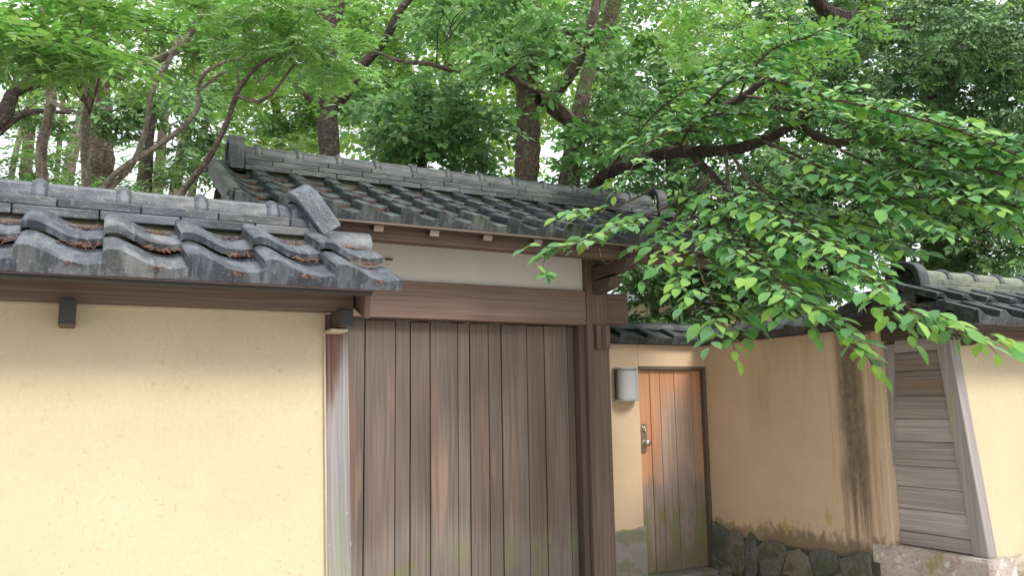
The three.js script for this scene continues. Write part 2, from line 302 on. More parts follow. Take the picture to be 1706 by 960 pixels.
// ------------------------------------------------------------------ roof tile shapes
// pan tile with a roll on its left side; u across, top height h(u), front at z = 0, body towards -z
const PROFILE = [[0, 0.05], [0.006, 0.058], [0.022, 0.063], [0.045, 0.062], [0.062, 0.056], [0.09, 0.042], [0.12, 0.025], [0.15, 0.010], [0.18, 0.003], [0.21, 0], [0.24, 0.003], [0.263, 0.010], [0.274, 0.012]];
for (const p of PROFILE) p[1] *= 0.9;
function tileGeo(seed, { len = 0.27, thick = 0.024, apron = 0, profile = PROFILE, width = 1, left = 0.038 } = {}) {
  const q = rng(seed), n = profile.length, pos = [], uv = [], idx = [];
  const k = () => (q() - 0.5) * 0.002;
  const quad = (a, b, c, d, ua) => { const o = pos.length / 3; for (const [p, t] of [[a, ua[0]], [b, ua[1]], [c, ua[2]], [d, ua[3]]]) { pos.push(...p); uv.push(t[0] * 2 + seed * 0.173, t[1] * 2 + seed * 0.311); } idx.push(o, o + 1, o + 2, o, o + 2, o + 3); };
  const top = profile.map(([u, h]) => [u * width, h + k()]), ch = 0.005;
  const bot = (i) => (i === 0 ? top[0][1] - left : top[i][1] - thick);
  for (let i = 0; i < n - 1; i++) {
    const [u0, h0] = top[i], [u1, h1] = top[i + 1];
    quad([u0, h0, -ch], [u1, h1, -ch], [u1, h1, -len], [u0, h0, -len], [[u0, 0], [u1, 0], [u1, len], [u0, len]]);
    quad([u0, h0 - ch * 0.8, 0], [u1, h1 - ch * 0.8, 0], [u1, h1, -ch], [u0, h0, -ch], [[u0, 0], [u1, 0], [u1, 0.01], [u0, 0.01]]);
    const b0 = apron ? -apron : bot(i), b1 = apron ? -apron : bot(i + 1);
    quad([u0, b0, 0], [u1, b1, 0], [u1, h1 - ch * 0.8, 0], [u0, h0 - ch * 0.8, 0], [[u0, b0], [u1, b1], [u1, h1], [u0, h0]]);
    const f = apron ? -0.02 : 0;
    if (apron) { quad([u0, -apron, f], [u1, -apron, f], [u1, -apron, 0], [u0, -apron, 0], [[u0, 0], [u1, 0], [u1, 0.02], [u0, 0.02]]); quad([u1, -apron, f], [u0, -apron, f], [u0, bot(i), f], [u1, bot(i + 1), f], [[u1, 0], [u0, 0], [u0, 0.05], [u1, 0.05]]); }
    quad([u0, bot(i), f], [u0, bot(i), -len], [u1, bot(i + 1), -len], [u1, bot(i + 1), f], [[u0, 0], [u0, len], [u1, len], [u1, 0]]);
  }
  const side = (i, s) => {
    const [u, h] = top[i], b = bot(i);
    const A = [u, b, 0], B = [u, h - ch, 0], C = [u, h, -len], D = [u, b, -len];
    if (s < 0) quad(D, A, B, C, [[len, 0], [0, 0], [0, 0.05], [len, 0.05]]); else quad(A, D, C, B, [[0, 0], [len, 0], [len, 0.05], [0, 0.05]]);
    if (apron) { const E = [u, -apron, 0], F = [u, -apron, -0.02], G = [u, b, -0.02]; if (s < 0) quad(F, E, A, G, [[0, 0], [0.02, 0], [0.02, 0.05], [0, 0.05]]); else quad(E, F, G, A, [[0, 0], [0.02, 0], [0.02, 0.05], [0, 0.05]]); }
  };
  side(0, -1); side(n - 1, 1);
  const g = indexed(pos, idx).toNonIndexed();
  const u2 = new Float32Array(idx.length * 2); idx.forEach((v, i) => { u2[2 * i] = uv[2 * v]; u2[2 * i + 1] = uv[2 * v + 1]; });
  g.setAttribute('uv', new THREE.BufferAttribute(u2, 2)); g.computeVertexNormals();
  return crease(g, 0.7);
}
// half-round ridge cap along x, open side down; r outer
function capGeo(len, r, seed, drop = 0.012) {
  const n = 12, pts = []; for (let i = 0; i <= n; i++) { const a = Math.PI * (1 - i / n); pts.push([Math.cos(a) * r, Math.sin(a) * r]); }
  pts.unshift([-r, -drop]); pts.push([r, -drop]);
  const g = prism(pts, 0, len, 'x', 'x', 0.003); return crease(gridUV(g, 'x', [seed * 0.37, seed * 0.61], 2), 0.6);
}
// raised band over a ridge joint, a fat half ring with a rounded back
function bandGeo(r, w) {
  const n = 12, m = 6, pos = [], idx = [];
  for (let i = 0; i <= n; i++) { const a = Math.PI * (1 - i / n); for (let j = 0; j <= m; j++) { const t = j / m, rad = r + 0.018 * Math.sin(Math.PI * Math.min(1, 0.12 + t * 0.88)); pos.push((t - 0.5) * w, Math.sin(a) * rad - (i === 0 || i === n ? 0.01 : 0), Math.cos(a) * rad * -1 * -1); } }
  for (let i = 0; i < n; i++) for (let j = 0; j < m; j++) { const a = i * (m + 1) + j, b = a + m + 1; idx.push(a, b, a + 1, a + 1, b, b + 1); }
  const o = pos.length / 3;
  for (const j of [0, m]) { const c = pos.length / 3; pos.push((j / m - 0.5) * w, 0, 0); for (let i = 0; i < n; i++) { const a = i * (m + 1) + j, b = a + m + 1; j ? idx.push(c, a, b) : idx.push(c, b, a); } }
  const g = indexed(pos, idx); g.computeVertexNormals(); return crease(gridUV(crease(g, 0.9), 'x', [0.3, 0.2], 2), 0.9);
}
// arch-shaped ridge end tile: in the z-y plane, thick along x
function archGeo(half, height, thick, t, flare = 0.02) {
  const pts = [], n = 14, R1 = half;
  pts.push([-half - flare, 0]);
  for (let i = 0; i <= n; i++) { const a = Math.PI * (1 - i / n); pts.push([Math.cos(a) * R1 * (1 - 0.0), height - R1 * 0.85 + Math.sin(a) * R1 * 0.85]); }
  pts.push([half + flare, 0]); pts.push([half + flare - t, 0]);
  for (let i = 0; i <= n; i++) { const a = Math.PI * i / n; pts.push([Math.cos(a) * (R1 - t), height - R1 * 0.85 + Math.sin(a) * (R1 * 0.85 - t)]); }
  pts.push([-half - flare + t, 0]);
  const g = prism(pts, -thick / 2, thick / 2, 'x', 'y', 0.007); return crease(gridUV(g, 'y', [0.2, 0.4], 2), 0.5);
}
const TILES = [1, 2, 3, 4].map((s) => tileGeo(s, { thick: 0.03, len: 0.3 })), EAVES = [5, 6, 7, 8].map((s) => tileGeo(s, { apron: 0.04 }));
const LOW = PROFILE.map(([u, h]) => [u, h * 1.17]);
const pick = (a) => a[Math.floor(R() * a.length)];

// ------------------------------------------------------------------ a roofed plaster wall (the left and the right one are of the same make)
const half = (y) => 0.4 - (y - 0.51) * 0.0963;
function roofedWall(o) {
  const { t, zc, x0, edges, tiles, ridgeMat: ridge } = o;      // edges: x of each tile column's left edge
  const be = o.backEave || 0.66, dir = o.dir;                                           // +1: the end is on the right, -1: on the left
  // plaster body, battered on both faces
  const body = (a, b) => prism([[zc + half(0), 0], [zc + half(1.98), 1.98], [zc - half(1.98), 1.98], [zc - half(0), 0]], a, b, 'x', 'y', 0);
  part(t, 'plaster', body(...o.plaster), M.cream);
  // eave beam, thin pale bead under it, soffit boards
  part(t, 'eave_beam', box(x0, o.beamEnd[1], 1.908, 1.99, zc + 0.27, zc + 0.36, 'x', 0.004), M.beam);
  part(t, 'bead', box(o.plaster[0] + 0.001, o.plaster[1] - 0.001, 1.899, 1.9075, zc + half(1.9) + 0.001, zc + half(1.9) + 0.012, 'x', 0.002), M.pale);
  const rf = part(t, 'roof', prism([[zc + 0.645, 1.966], [zc + 0.02, 2.19], [zc - 0.02, 2.19], [zc - be + 0.015, 2.176 - be * 0.326], [zc - be + 0.015, 2.165 - be * 0.326], [zc - 0.2, 1.992], [zc + 0.2, 1.992], [zc + 0.645, 1.955]], o.deck[0], o.deck[1], 'x', 'x', 0.002), M.soffit);
  part(rf, 'batten', box(o.deck[0], o.deck[1], 1.945, 1.961, zc + 0.575, zc + 0.63, 'x', 0.003), M.black);
  // tiles
  const a1 = Math.atan(0.36), pitch = 0.24;
  for (const [i, x] of edges.entries()) {
    for (let r = 0; r < 2; r++) {
      const geo = r === 0 ? EAVES[i % 4] : TILES[(i + r) % 4];
      placed(rf, r ? 'pan_tile' : 'eave_tile', geo, pick(tiles), [x + rr(-0.003, 0.003), 2.0 + r * (pitch * 0.36 + 0.045) + rr(-0.002, 0.002), zc + 0.66 - r * pitch], [a1 + rr(-0.01, 0.01), rr(-0.008, 0.008), rr(-0.006, 0.006)]);
    }
    for (let r = be < 0.6 ? 1 : 0; r < 2; r++) placed(rf, r ? 'pan_tile' : 'eave_tile', r ? TILES[i % 4] : EAVES[i % 4], pick(tiles), [x + 0.27, 2.0 + r * (pitch * 0.36 + 0.045), zc - 0.66 + r * pitch], [-a1, Math.PI, 0]);
  }
  // clay bedding, two courses of flat ridge tiles, half-round caps and bands
  part(rf, 'bedding', prism([[zc + 0.19, 2.1], [zc + 0.095, 2.268], [zc - 0.095, 2.268], [zc - 0.19, 2.1]], o.ridge[0], o.ridge[1], 'x', 'x', 0.01), M.clay);
  const rl = 0.302;
  const courses = [[2.262, 2.302, 0.132, 0], [2.303, 2.342, 0.122, 0.5]];
  for (const [y0, y1, w, sh] of courses) {
    for (let x = o.ridge[0] - sh * rl; x < o.ridge[1] - 0.01; x += rl) {
      const a = Math.max(o.ridge[0], x), b = Math.min(o.ridge[1] + (dir > 0 ? 0.003 : 0), x + rl);
      if (b - a < 0.03) continue;
      for (const s of [1, -1]) part(rf, 'ridge_tile', box(a + 0.0015, b - 0.0015, y0, y1, s > 0 ? zc + 0.003 : zc - w, s > 0 ? zc + w + rr(-0.002, 0.002) : zc - 0.003, 'x', 0.006), pick(ridge));
    }
  }
  const cap = capGeo(rl, 0.078, 3);
  for (let x = o.capStart; x < o.ridge[1] - 0.04; x += rl) {
    if (x < o.ridge[0] - 0.2) continue;
    const L = Math.min(rl, o.ridge[1] - 0.02 - x);
    placed(rf, 'ridge_cap', cap, pick(ridge), [x + 0.001, 2.345, zc], [0, 0, 0], [L / rl - 0.004, 1, 1]);
  }
  const band = bandGeo(0.079, 0.055);
  for (let x = o.capStart; x < o.ridge[1] - 0.02; x += rl) if (x > o.ridge[0] - 0.1) placed(rf, 'ridge_band', band, pick(o.bandMat || ridge), [x, 2.343, zc]);
  if (dir > 0) placed(rf, 'ridge_band', band, pick(ridge), [o.ridge[1] - 0.03, 2.343, zc], [0, 0, 0], [1.3, 1.03, 1.03]);
  // verge boards
  for (const s of [1, -1]) {
    const q = (z, y) => [zc + s * z, y], e = s < 0 && be < 0.6 ? 0.4 : 0.5;
    let pts = [q(0.02, 2.13), q(e, 1.985 + (0.5 - e) * 0.3), q(e - 0.03, o.tipY + (0.5 - e) * 0.3), q(0.02, 2.04)]; if (s < 0) pts = pts.reverse();
    part(rf, 'verge_board', prism(pts, o.verge - 0.012, o.verge + 0.012, 'x', 'z', 0.002), M.beam);
  }
}

// end of a wall: two battered posts, rail between and boards
function endFrame(t, zc, xa, xb, face, postMats, boards) {     // xa..xb posts; face: x range of the boards
  const y0 = 0.5, y1 = 1.9;
  for (const s of [1, -1]) {
    const f = (y) => zc + s * (half(y) + 0.006), g = (y) => zc + s * (half(y) + 0.006 - 0.105);
    let pts = [[f(y0), y0], [f(y1), y1], [g(y1), y1], [g(y0), y0]]; if (s < 0) pts = pts.reverse();
    const geo = prism(pts, xa, xb, 'x', 'y', 0.004);
    if (postMats[2] && s > 0) planeUV(geo, (x, y, z) => (x - xa) / (xb - xa) * 0.8 + 0.1, (x, y) => y / 2);
    part(t, 'post', geo, s > 0 ? postMats[0] : postMats[1]);
  }
  const inn = (y) => half(y) - 0.097;
  const slab = (ya, yb, xm0, xm1, ext, mat, name, gr = 'z') => part(t, name, prism([[zc + inn(ya) + ext, ya], [zc + inn(yb) + ext, yb], [zc - inn(yb) - ext, yb], [zc - inn(ya) - ext, ya]], xm0, xm1, 'x', gr, 0.003), mat);
  if (boards) {
    slab(1.836, 1.925, xa + 0.012, xb - 0.01, -0.001, M.framePost, 'rail');
    const ys = [0.503, 0.594, 0.75, 0.90, 1.044, 1.213, 1.37, 1.529, 1.702, 1.834];
    const mats = [M.greyBoardB, M.greyBoard, M.greyBoard, M.greyBoard, M.greyBoardB, M.greyBoard, M.greyBoardB, M.greyBoardDark, M.greyBoardDark];
    for (let i = 0; i < 9; i++) slab(ys[i] + 0.0015, ys[i + 1] - 0.0015, face[0] + (i % 2) * 0.003 - (i === 0 ? 0.008 : 0), face[1], 0.006, mats[i], 'board');
  } else slab(0.503, 1.9, face[0], face[1], 0.006, M.greyBoardB, 'board');
}

// ------------------------------------------------------------------ left wall
{
  const zc = -3.76, t = thing('plaster_wall', 'cream plaster wall under dusty grey tiles with a whitened end post, left of the gate', 'wall', [-1.2, 0, zc]);
  const edges = []; for (let x = 0.835; x > -3.6; x -= 0.265) edges.push(x);
  roofedWall({ t, zc, x0: -3.6, dir: 1, edges, tiles: M.tileA, ridgeMat: M.tileA, plaster: [-3.6, 0.9], beamEnd: [-3.6, 1.0], deck: [-3.6, 0.998], ridge: [-3.6, 0.86], capStart: -0.19 - 0.302 * 11, verge: 1.022, tipY: 1.868 });
  endFrame(t, zc, 0.902, 1.0, [0.94, 0.985], [M.endPost, M.beam, true], false);
  part(t, 'trim', prism([[zc + half(0.3) + 0.001, 0.3], [zc + half(1.9) + 0.001, 1.9], [zc + half(1.9) + 0.012, 1.9], [zc + half(0.3) + 0.012, 0.3]].reverse(), 0.8925, 0.9015, 'x', 'y', 0.002), M.pale);
  const rf = t.children.find((c) => c.name === 'roof');
  for (let k = 0; k < 4; k++) { const x = 0.952 - k * 1.015; const b = part(rf, 'bracket', box(x - 0.027, x + 0.027, 1.835 - (k ? 0.022 : 0), 1.9065, zc - 0.05, zc + 0.43, 'z', 0.004), M.darkBeam); part(rf, 'bracket_end', box(x - 0.024, x + 0.024, 1.839 - (k ? 0.022 : 0), 1.903, zc + 0.431, zc + 0.434, 'x', 0.001), M.black); }
  part(rf, 'ledge', box(0.892, 0.965, 1.817, 1.829, zc + 0.275, zc + 0.4, 'x', 0.003), M.pale);
  // the fallen ridge end tile, resting against the ridge, and the round stub under it
  const arch = archGeo(0.135, 0.25, 0.1, 0.045, 0.03);
  placed(rf, 'ridge_end_tile', arch, M.tileA[0], [0.95, 2.29, zc + 0.02], [0, 0, 33 * RAD]).userData.label = 'arched ridge end tile that has tipped back against the ridge';
  placed(rf, 'ridge_cap', capGeo(0.30, 0.075, 9), M.tileA[2], [0.865, 2.245, zc + 0.02]);
  placed(rf, 'verge_cap', capGeo(0.3, 0.06, 8), M.tileA[1], [1.04, 2.21, zc + 0.05], [0, Math.PI / 2, 0]);
}

// ------------------------------------------------------------------ right wall
{
  const zc = -3.88, t = thing('plaster_wall', 'pale yellow plaster wall with a boarded wooden end under a dark arch tile', 'wall', [6.6, 0, zc]);
  const edges = []; for (let x = 4.835; x < 9.4; x += 0.258) edges.push(x);
  roofedWall({ t, zc, x0: 5.15, dir: -1, edges, tiles: M.tileB, ridgeMat: M.ridgeMoss, bandMat: [M.tileDark], backEave: 0.42, plaster: [5.24, 9.4], beamEnd: [5.15, 9.4], deck: [4.86, 9.4], ridge: [5.2, 9.4], capStart: 5.2, verge: 4.98, tipY: 1.915 });
  endFrame(t, zc, 5.15, 5.242, [5.17, 5.2], [M.framePost, M.framePost], true);
  part(t, 'gable_board', prism([[zc + 0.3, 1.926], [zc + 0.3, 2.0], [zc + 0.02, 2.13], [zc - 0.02, 2.13], [zc - 0.3, 2.0], [zc - 0.3, 1.926]], 5.13, 5.16, 'x', 'z', 0.002), M.darkBeam);
  part(t, 'plinth', prism([[zc + 0.475, 0], [zc + 0.46, 0.497], [zc - 0.44, 0.497], [zc - 0.45, 0]], 5.09, 5.36, 'x', 'z', 0.02), M.granite);
  const rf = t.children.find((c) => c.name === 'roof');
  placed(rf, 'ridge_end_tile', archGeo(0.145, 0.265, 0.1, 0.05, 0.015), M.tileDark, [5.13, 2.205, zc]);
  part(rf, 'ridge_end_backing', prism([[zc + 0.09, 2.2], [zc + 0.09, 2.36], [zc - 0.09, 2.36], [zc - 0.09, 2.2]], 5.15, 5.2, 'x', 'y', 0.004), M.tileDark);
  for (let z = zc + 0.6; z > zc - 0.3; z -= 0.215) { const s = Math.abs(z - zc); part(rf, 'verge_tile', box(4.838, 4.858, 1.95 + (0.63 - s) * 0.38, 2.035 + (0.63 - s) * 0.38, z - 0.1, z + 0.1, 'z', 0.004), M.tileDark).geometry; }
  part(rf, 'bracket', box(5.27, 5.325, 1.86, 1.905, zc + 0.1, zc + 0.39, 'z', 0.004), M.beam);
  const cob = new THREE.IcosahedronGeometry(0.1, 2);
  const q = rng(77); { const p = cob.attributes.position; for (let i = 0; i < p.count; i++) { const v = V3(p.getX(i), p.getY(i), p.getZ(i)), k = 1 + 0.12 * Math.sin(v.x * 31 + v.y * 17) + 0.08 * Math.sin(v.z * 43); p.setXYZ(i, v.x * k, v.y * k, v.z * k); } cob.computeVertexNormals(); gridUV(cob, 'y', [0, 0], 4); }
  for (let r = 0; r < 4; r++) for (let i = 0; i < 16; i++) placed(t, 'cobble', cob, M.cobble, [5.45 + i * 0.17 + (r % 2) * 0.08, 0.42 - r * 0.13 + 0.03 * q(), zc + half(0.4) + 0.0 + 0.04 * q()], [q() * 6, q() * 6, q() * 6], [0.8 + 0.4 * q(), 0.65 + 0.3 * q(), 0.7]);
}

// ------------------------------------------------------------------ gate
{
  const zf = -5.75, t = thing('wooden_gate', 'dark boarded double gate under its own tiled roof, set back between the walls', 'gate', [2.6, 0, zf]);
  const post = (x0, x1) => part(t, 'post', box(x0, x1, 0, 2.72, zf - 0.12, zf + 0.11, 'y', 0.008), M.beam);
  post(3.583, 3.79); post(1.4, 1.607);
  part(t, 'jamb', box(3.525, 3.582, 0.05, 2.15, zf - 0.1, zf + 0.07, 'y', 0.005), M.darkBeam);
  part(t, 'jamb', box(1.608, 1.64, 0.05, 2.15, zf - 0.1, zf + 0.07, 'y', 0.005), M.darkBeam);
  part(t, 'lintel', box(1.61, 3.58, 2.142, 2.418, zf - 0.08, zf + 0.105, 'x', 0.008), M.lintel);
  part(t, 'tie_beam_end', box(3.791, 4.0, 2.155, 2.41, zf - 0.07, zf + 0.095, 'x', 0.01), M.beam);
  part(t, 'tie_beam_end', box(1.19, 1.399, 2.155, 2.41, zf - 0.07, zf + 0.095, 'x', 0.01), M.beam);
  const cover = part(t, 'bolt_cover', box(3.655, 3.785, 1.95, 2.14, zf + 0.111, zf + 0.135, 'y', 0.006), M.beam);
  part(cover, 'slot', box(3.64, 3.654, 1.94, 2.15, zf + 0.1, zf + 0.118, 'y', 0.003), M.black);
  part(cover, 'strip', box(3.70, 3.735, 1.955, 2.135, zf + 0.135, zf + 0.142, 'y', 0.003), M.darkBeam);
  const panel = part(t, 'plaster_panel', box(1.61, 3.58, 2.4185, 2.75, zf - 0.03, zf + 0.06, 'x', 0.002), M.white);
  part(panel, 'hook', box(1.90, 1.955, 2.565, 2.575, zf + 0.06, zf + 0.085, 'x', 0.003), M.iron);
  // boards of the two leaves
  const xs = [1.642, 1.778, 2.006, 2.121, 2.275, 2.497, 2.597, 2.753, 2.864, 3.087, 3.244, 3.458, 3.523];
  const leaves = [thingLeaf(0), thingLeaf(1)];
  function thingLeaf(k) { return part(t, 'door_leaf', box(k ? 2.6 : 1.645, k ? 3.52 : 2.594, 0.06, 2.138, zf - 0.07, zf - 0.035, 'y', 0.003), M.darkBeam); }
  for (let i = 0; i < 12; i++) {
    const d = [0.004, 0.009, 0.002, 0.006, 0.01, 0.001, 0.008, 0.003, 0.009, 0.004, 0.007, 0.002][i];
    const g = box(xs[i] + 0.003, xs[i + 1] - 0.003, 0.055, 2.136 - rr(0, 0.006), zf - 0.034, zf - 0.008 + d, 'y', 0.005), o = rr(-0.02, 0.02);
    planeUV(g, (x, y, z) => (x - 1.6) / 2 + (z < zf - 0.02 ? 0.01 : 0) + o * 0, (x, y) => y / 2.15);
    part(leaves[i < 6 ? 0 : 1], 'board', g, M.gateTones[[0, 2, 1, 3, 0, 2, 3, 1, 0, 3, 2, 1][i]]);
  }
  part(t, 'threshold', box(1.4, 3.79, 0, 0.05, zf - 0.2, zf + 0.2, 'x', 0.01), M.granite);
  // purlins, arms, rafters
  part(t, 'purlin', box(0.92, 4.58, 2.613, 2.715, -5.33, -5.22, 'x', 0.006), M.beam);
  part(t, 'wall_plate', box(1.0, 4.5, 2.722, 2.88, zf - 0.07, zf + 0.07, 'x', 0.006), M.beam);
  part(t, 'purlin', box(0.92, 4.58, 2.613, 2.715, -7.17, -7.06, 'x', 0.006), M.beam);
  for (const x of [3.69, 1.5]) {
    const sx = (a, b, pts, n, m) => part(t, n, prism(pts, a, b, 'x', 'z', 0.005), m);
    sx(x - 0.055, x + 0.055, [[zf + 0.09, 2.50], [-5.17, 2.545], [-5.12, 2.612], [zf + 0.09, 2.612]], 'arm', M.darkBeam);
    sx(x - 0.05, x + 0.05, [[zf + 0.09, 2.39], [-5.42, 2.42], [-5.36, 2.498], [zf + 0.09, 2.498]], 'arm', M.darkBeam);
    part(t, 'rear_post', box(x - 0.08, x + 0.08, 0, 2.612, -7.19, -7.03, 'y', 0.008), M.beam);
  }
  const ze = -5.1, zr = -6.2, sl = 0.447, ang = Math.atan(sl);
  // roof deck: two slopes
  const rf = part(t, 'roof', prism([[ze - 0.015, 2.706], [zr, 2.706 + 1.085 * sl], [zr - 1.085, 2.706], [zr - 1.085, 2.686], [zr, 2.686 + 1.085 * sl], [ze - 0.015, 2.686]], 0.8, 4.72, 'x', 'z', 0.002), M.soffit);
  part(rf, 'eave_board', box(0.78, 4.74, 2.692, 2.708, ze - 0.05, ze - 0.004, 'x', 0.002), M.eave);
  for (const x of [0.95, 1.31, 1.677, 2.07, 2.47, 2.872, 3.27, 3.67, 4.07, 4.5]) {
    const g = box(x - 0.034, x + 0.034, -0.033, 0.033, -1.15, -0.05, 'z', 0.004); g.rotateX(ang); g.translate(0, 2.664, ze);
    const rft = part(rf, 'rafter', g, M.darkBeam);
    const e = box(x - 0.033, x + 0.033, -0.032, 0.032, -0.05, -0.046, 'x', 0.001); e.rotateX(ang); e.translate(0, 2.664, ze);
    part(rft, 'rafter_end', e, M.rafterEnd);
  }
  const pitch = 0.24, a1 = Math.atan(sl - 0.085);
  const gT = [21, 22, 23].map((s) => tileGeo(s, { thick: 0.02, len: 0.3, profile: LOW, left: 0.046 })), gE = [24, 25, 26].map((s) => tileGeo(s, { apron: 0.048, thick: 0.02, len: 0.3, profile: LOW }));
  let col = 0;
  for (let x = 1.018 - 0.2635; x < 4.7; x += 0.2635, col++) {
    for (let r = 0; r < 5; r++) placed(rf, r ? 'pan_tile' : 'eave_tile', r ? gT[(col + r) % 3] : gE[col % 3], pick(M.tileB), [x + rr(-0.003, 0.003), 2.756 + r * pitch * sl + rr(-0.002, 0.002), ze - r * pitch], [(r ? a1 : a1 * 0.95) + rr(-0.01, 0.01), rr(-0.008, 0.008), rr(-0.008, 0.008)]);
  }
  placed(rf, 'verge_cap', capGeo(1.1, 0.05, 31), M.tileB[2], [0.76, 2.80, ze - 0.02], [0, Math.PI / 2, 24 * RAD, 'XYZ']).rotation.set(24.5 * RAD, Math.PI / 2, 0, 'XYZ');
  for (let r = 0; r < 5; r++) placed(rf, 'verge_tile', r ? gT[0] : gE[1], M.tileB[1], [4.735, 2.766 + r * pitch * sl, ze - r * pitch], [a1, 0, 0], [0.4, 1, 1]);
  for (let r = 0; r < 5; r++) { const g = box(0.728, 0.748, -0.075, 0.035, -0.262, -0.005, 'z', 0.004); g.rotateX(ang); g.translate(0, 2.79 + r * pitch * sl, ze - r * pitch); part(rf, 'verge_tile', g, M.tileA[1]); }
  for (const x of [0.86, 4.62]) part(rf, 'verge_board', prism([[ze - 0.03, 2.685], [zr, 2.685 + 1.07 * sl], [zr - 1.07, 2.685], [zr - 1.05, 2.6], [zr, 2.57 + 1.07 * sl], [ze - 0.05, 2.6]], x - 0.015, x + 0.015, 'x', 'z', 0.002), M.beam);
  // ridge: three courses, caps, bands, end tiles
  part(rf, 'bedding', prism([[zr + 0.13, 3.0], [zr + 0.1, 3.24], [zr - 0.1, 3.24], [zr - 0.13, 3.0]], 0.98, 4.68, 'x', 'x', 0.01), M.clayDark);
  const rl = 0.304;
  for (const [k, w] of [[0, 0.135], [1, 0.124], [2, 0.113]]) {
    const y0 = 3.236 + k * 0.0432;
    for (let x = 0.96 - (k % 2) * 0.45 * rl - (k === 2 ? 0.2 * rl : 0); x < 4.66; x += rl * 1.12) {
      const a = Math.max(0.964, x), b = Math.min(4.66, x + rl * 1.12); if (b - a < 0.03) continue;
      part(rf, 'ridge_tile', box(a + 0.001, b - 0.001, y0, y0 + 0.041, zr - w, zr + w + rr(-0.002, 0.002), 'x', 0.006), pick(M.tileB));
    }
  }
  const cap = capGeo(rl, 0.078, 41), band = bandGeo(0.079, 0.055);
  for (let x = 1.072 - rl; x < 4.65; x += rl) { const a = Math.max(x, 0.964), L = Math.min(rl, 4.65 - a) - Math.max(0, a - x) * (a > x ? 1 : 0); if (L > 0.02) placed(rf, 'ridge_cap', cap, pick(M.tileB), [a, 3.373, zr], [0, 0, 0], [L / rl - 0.004, 1, 1]); }
  for (let x = 1.072; x < 4.65; x += rl) placed(rf, 'ridge_band', band, pick(M.tileB), [x, 3.372, zr]);
  const end = archGeo(0.135, 0.282, 0.104, 0.045, 0.012);
  placed(rf, 'ridge_end_tile', end, M.tileB[0], [0.907, 3.236, zr]); placed(rf, 'ridge_end_tile', end, M.tileB[0], [4.726, 3.236, zr]);
  placed(rf, 'ridge_cap', capGeo(0.27, 0.075, 44), M.tileB[1], [0.69, 3.247, zr]); placed(rf, 'ridge_cap', capGeo(0.27, 0.075, 45), M.tileB[1], [4.67, 3.247, zr]);
}

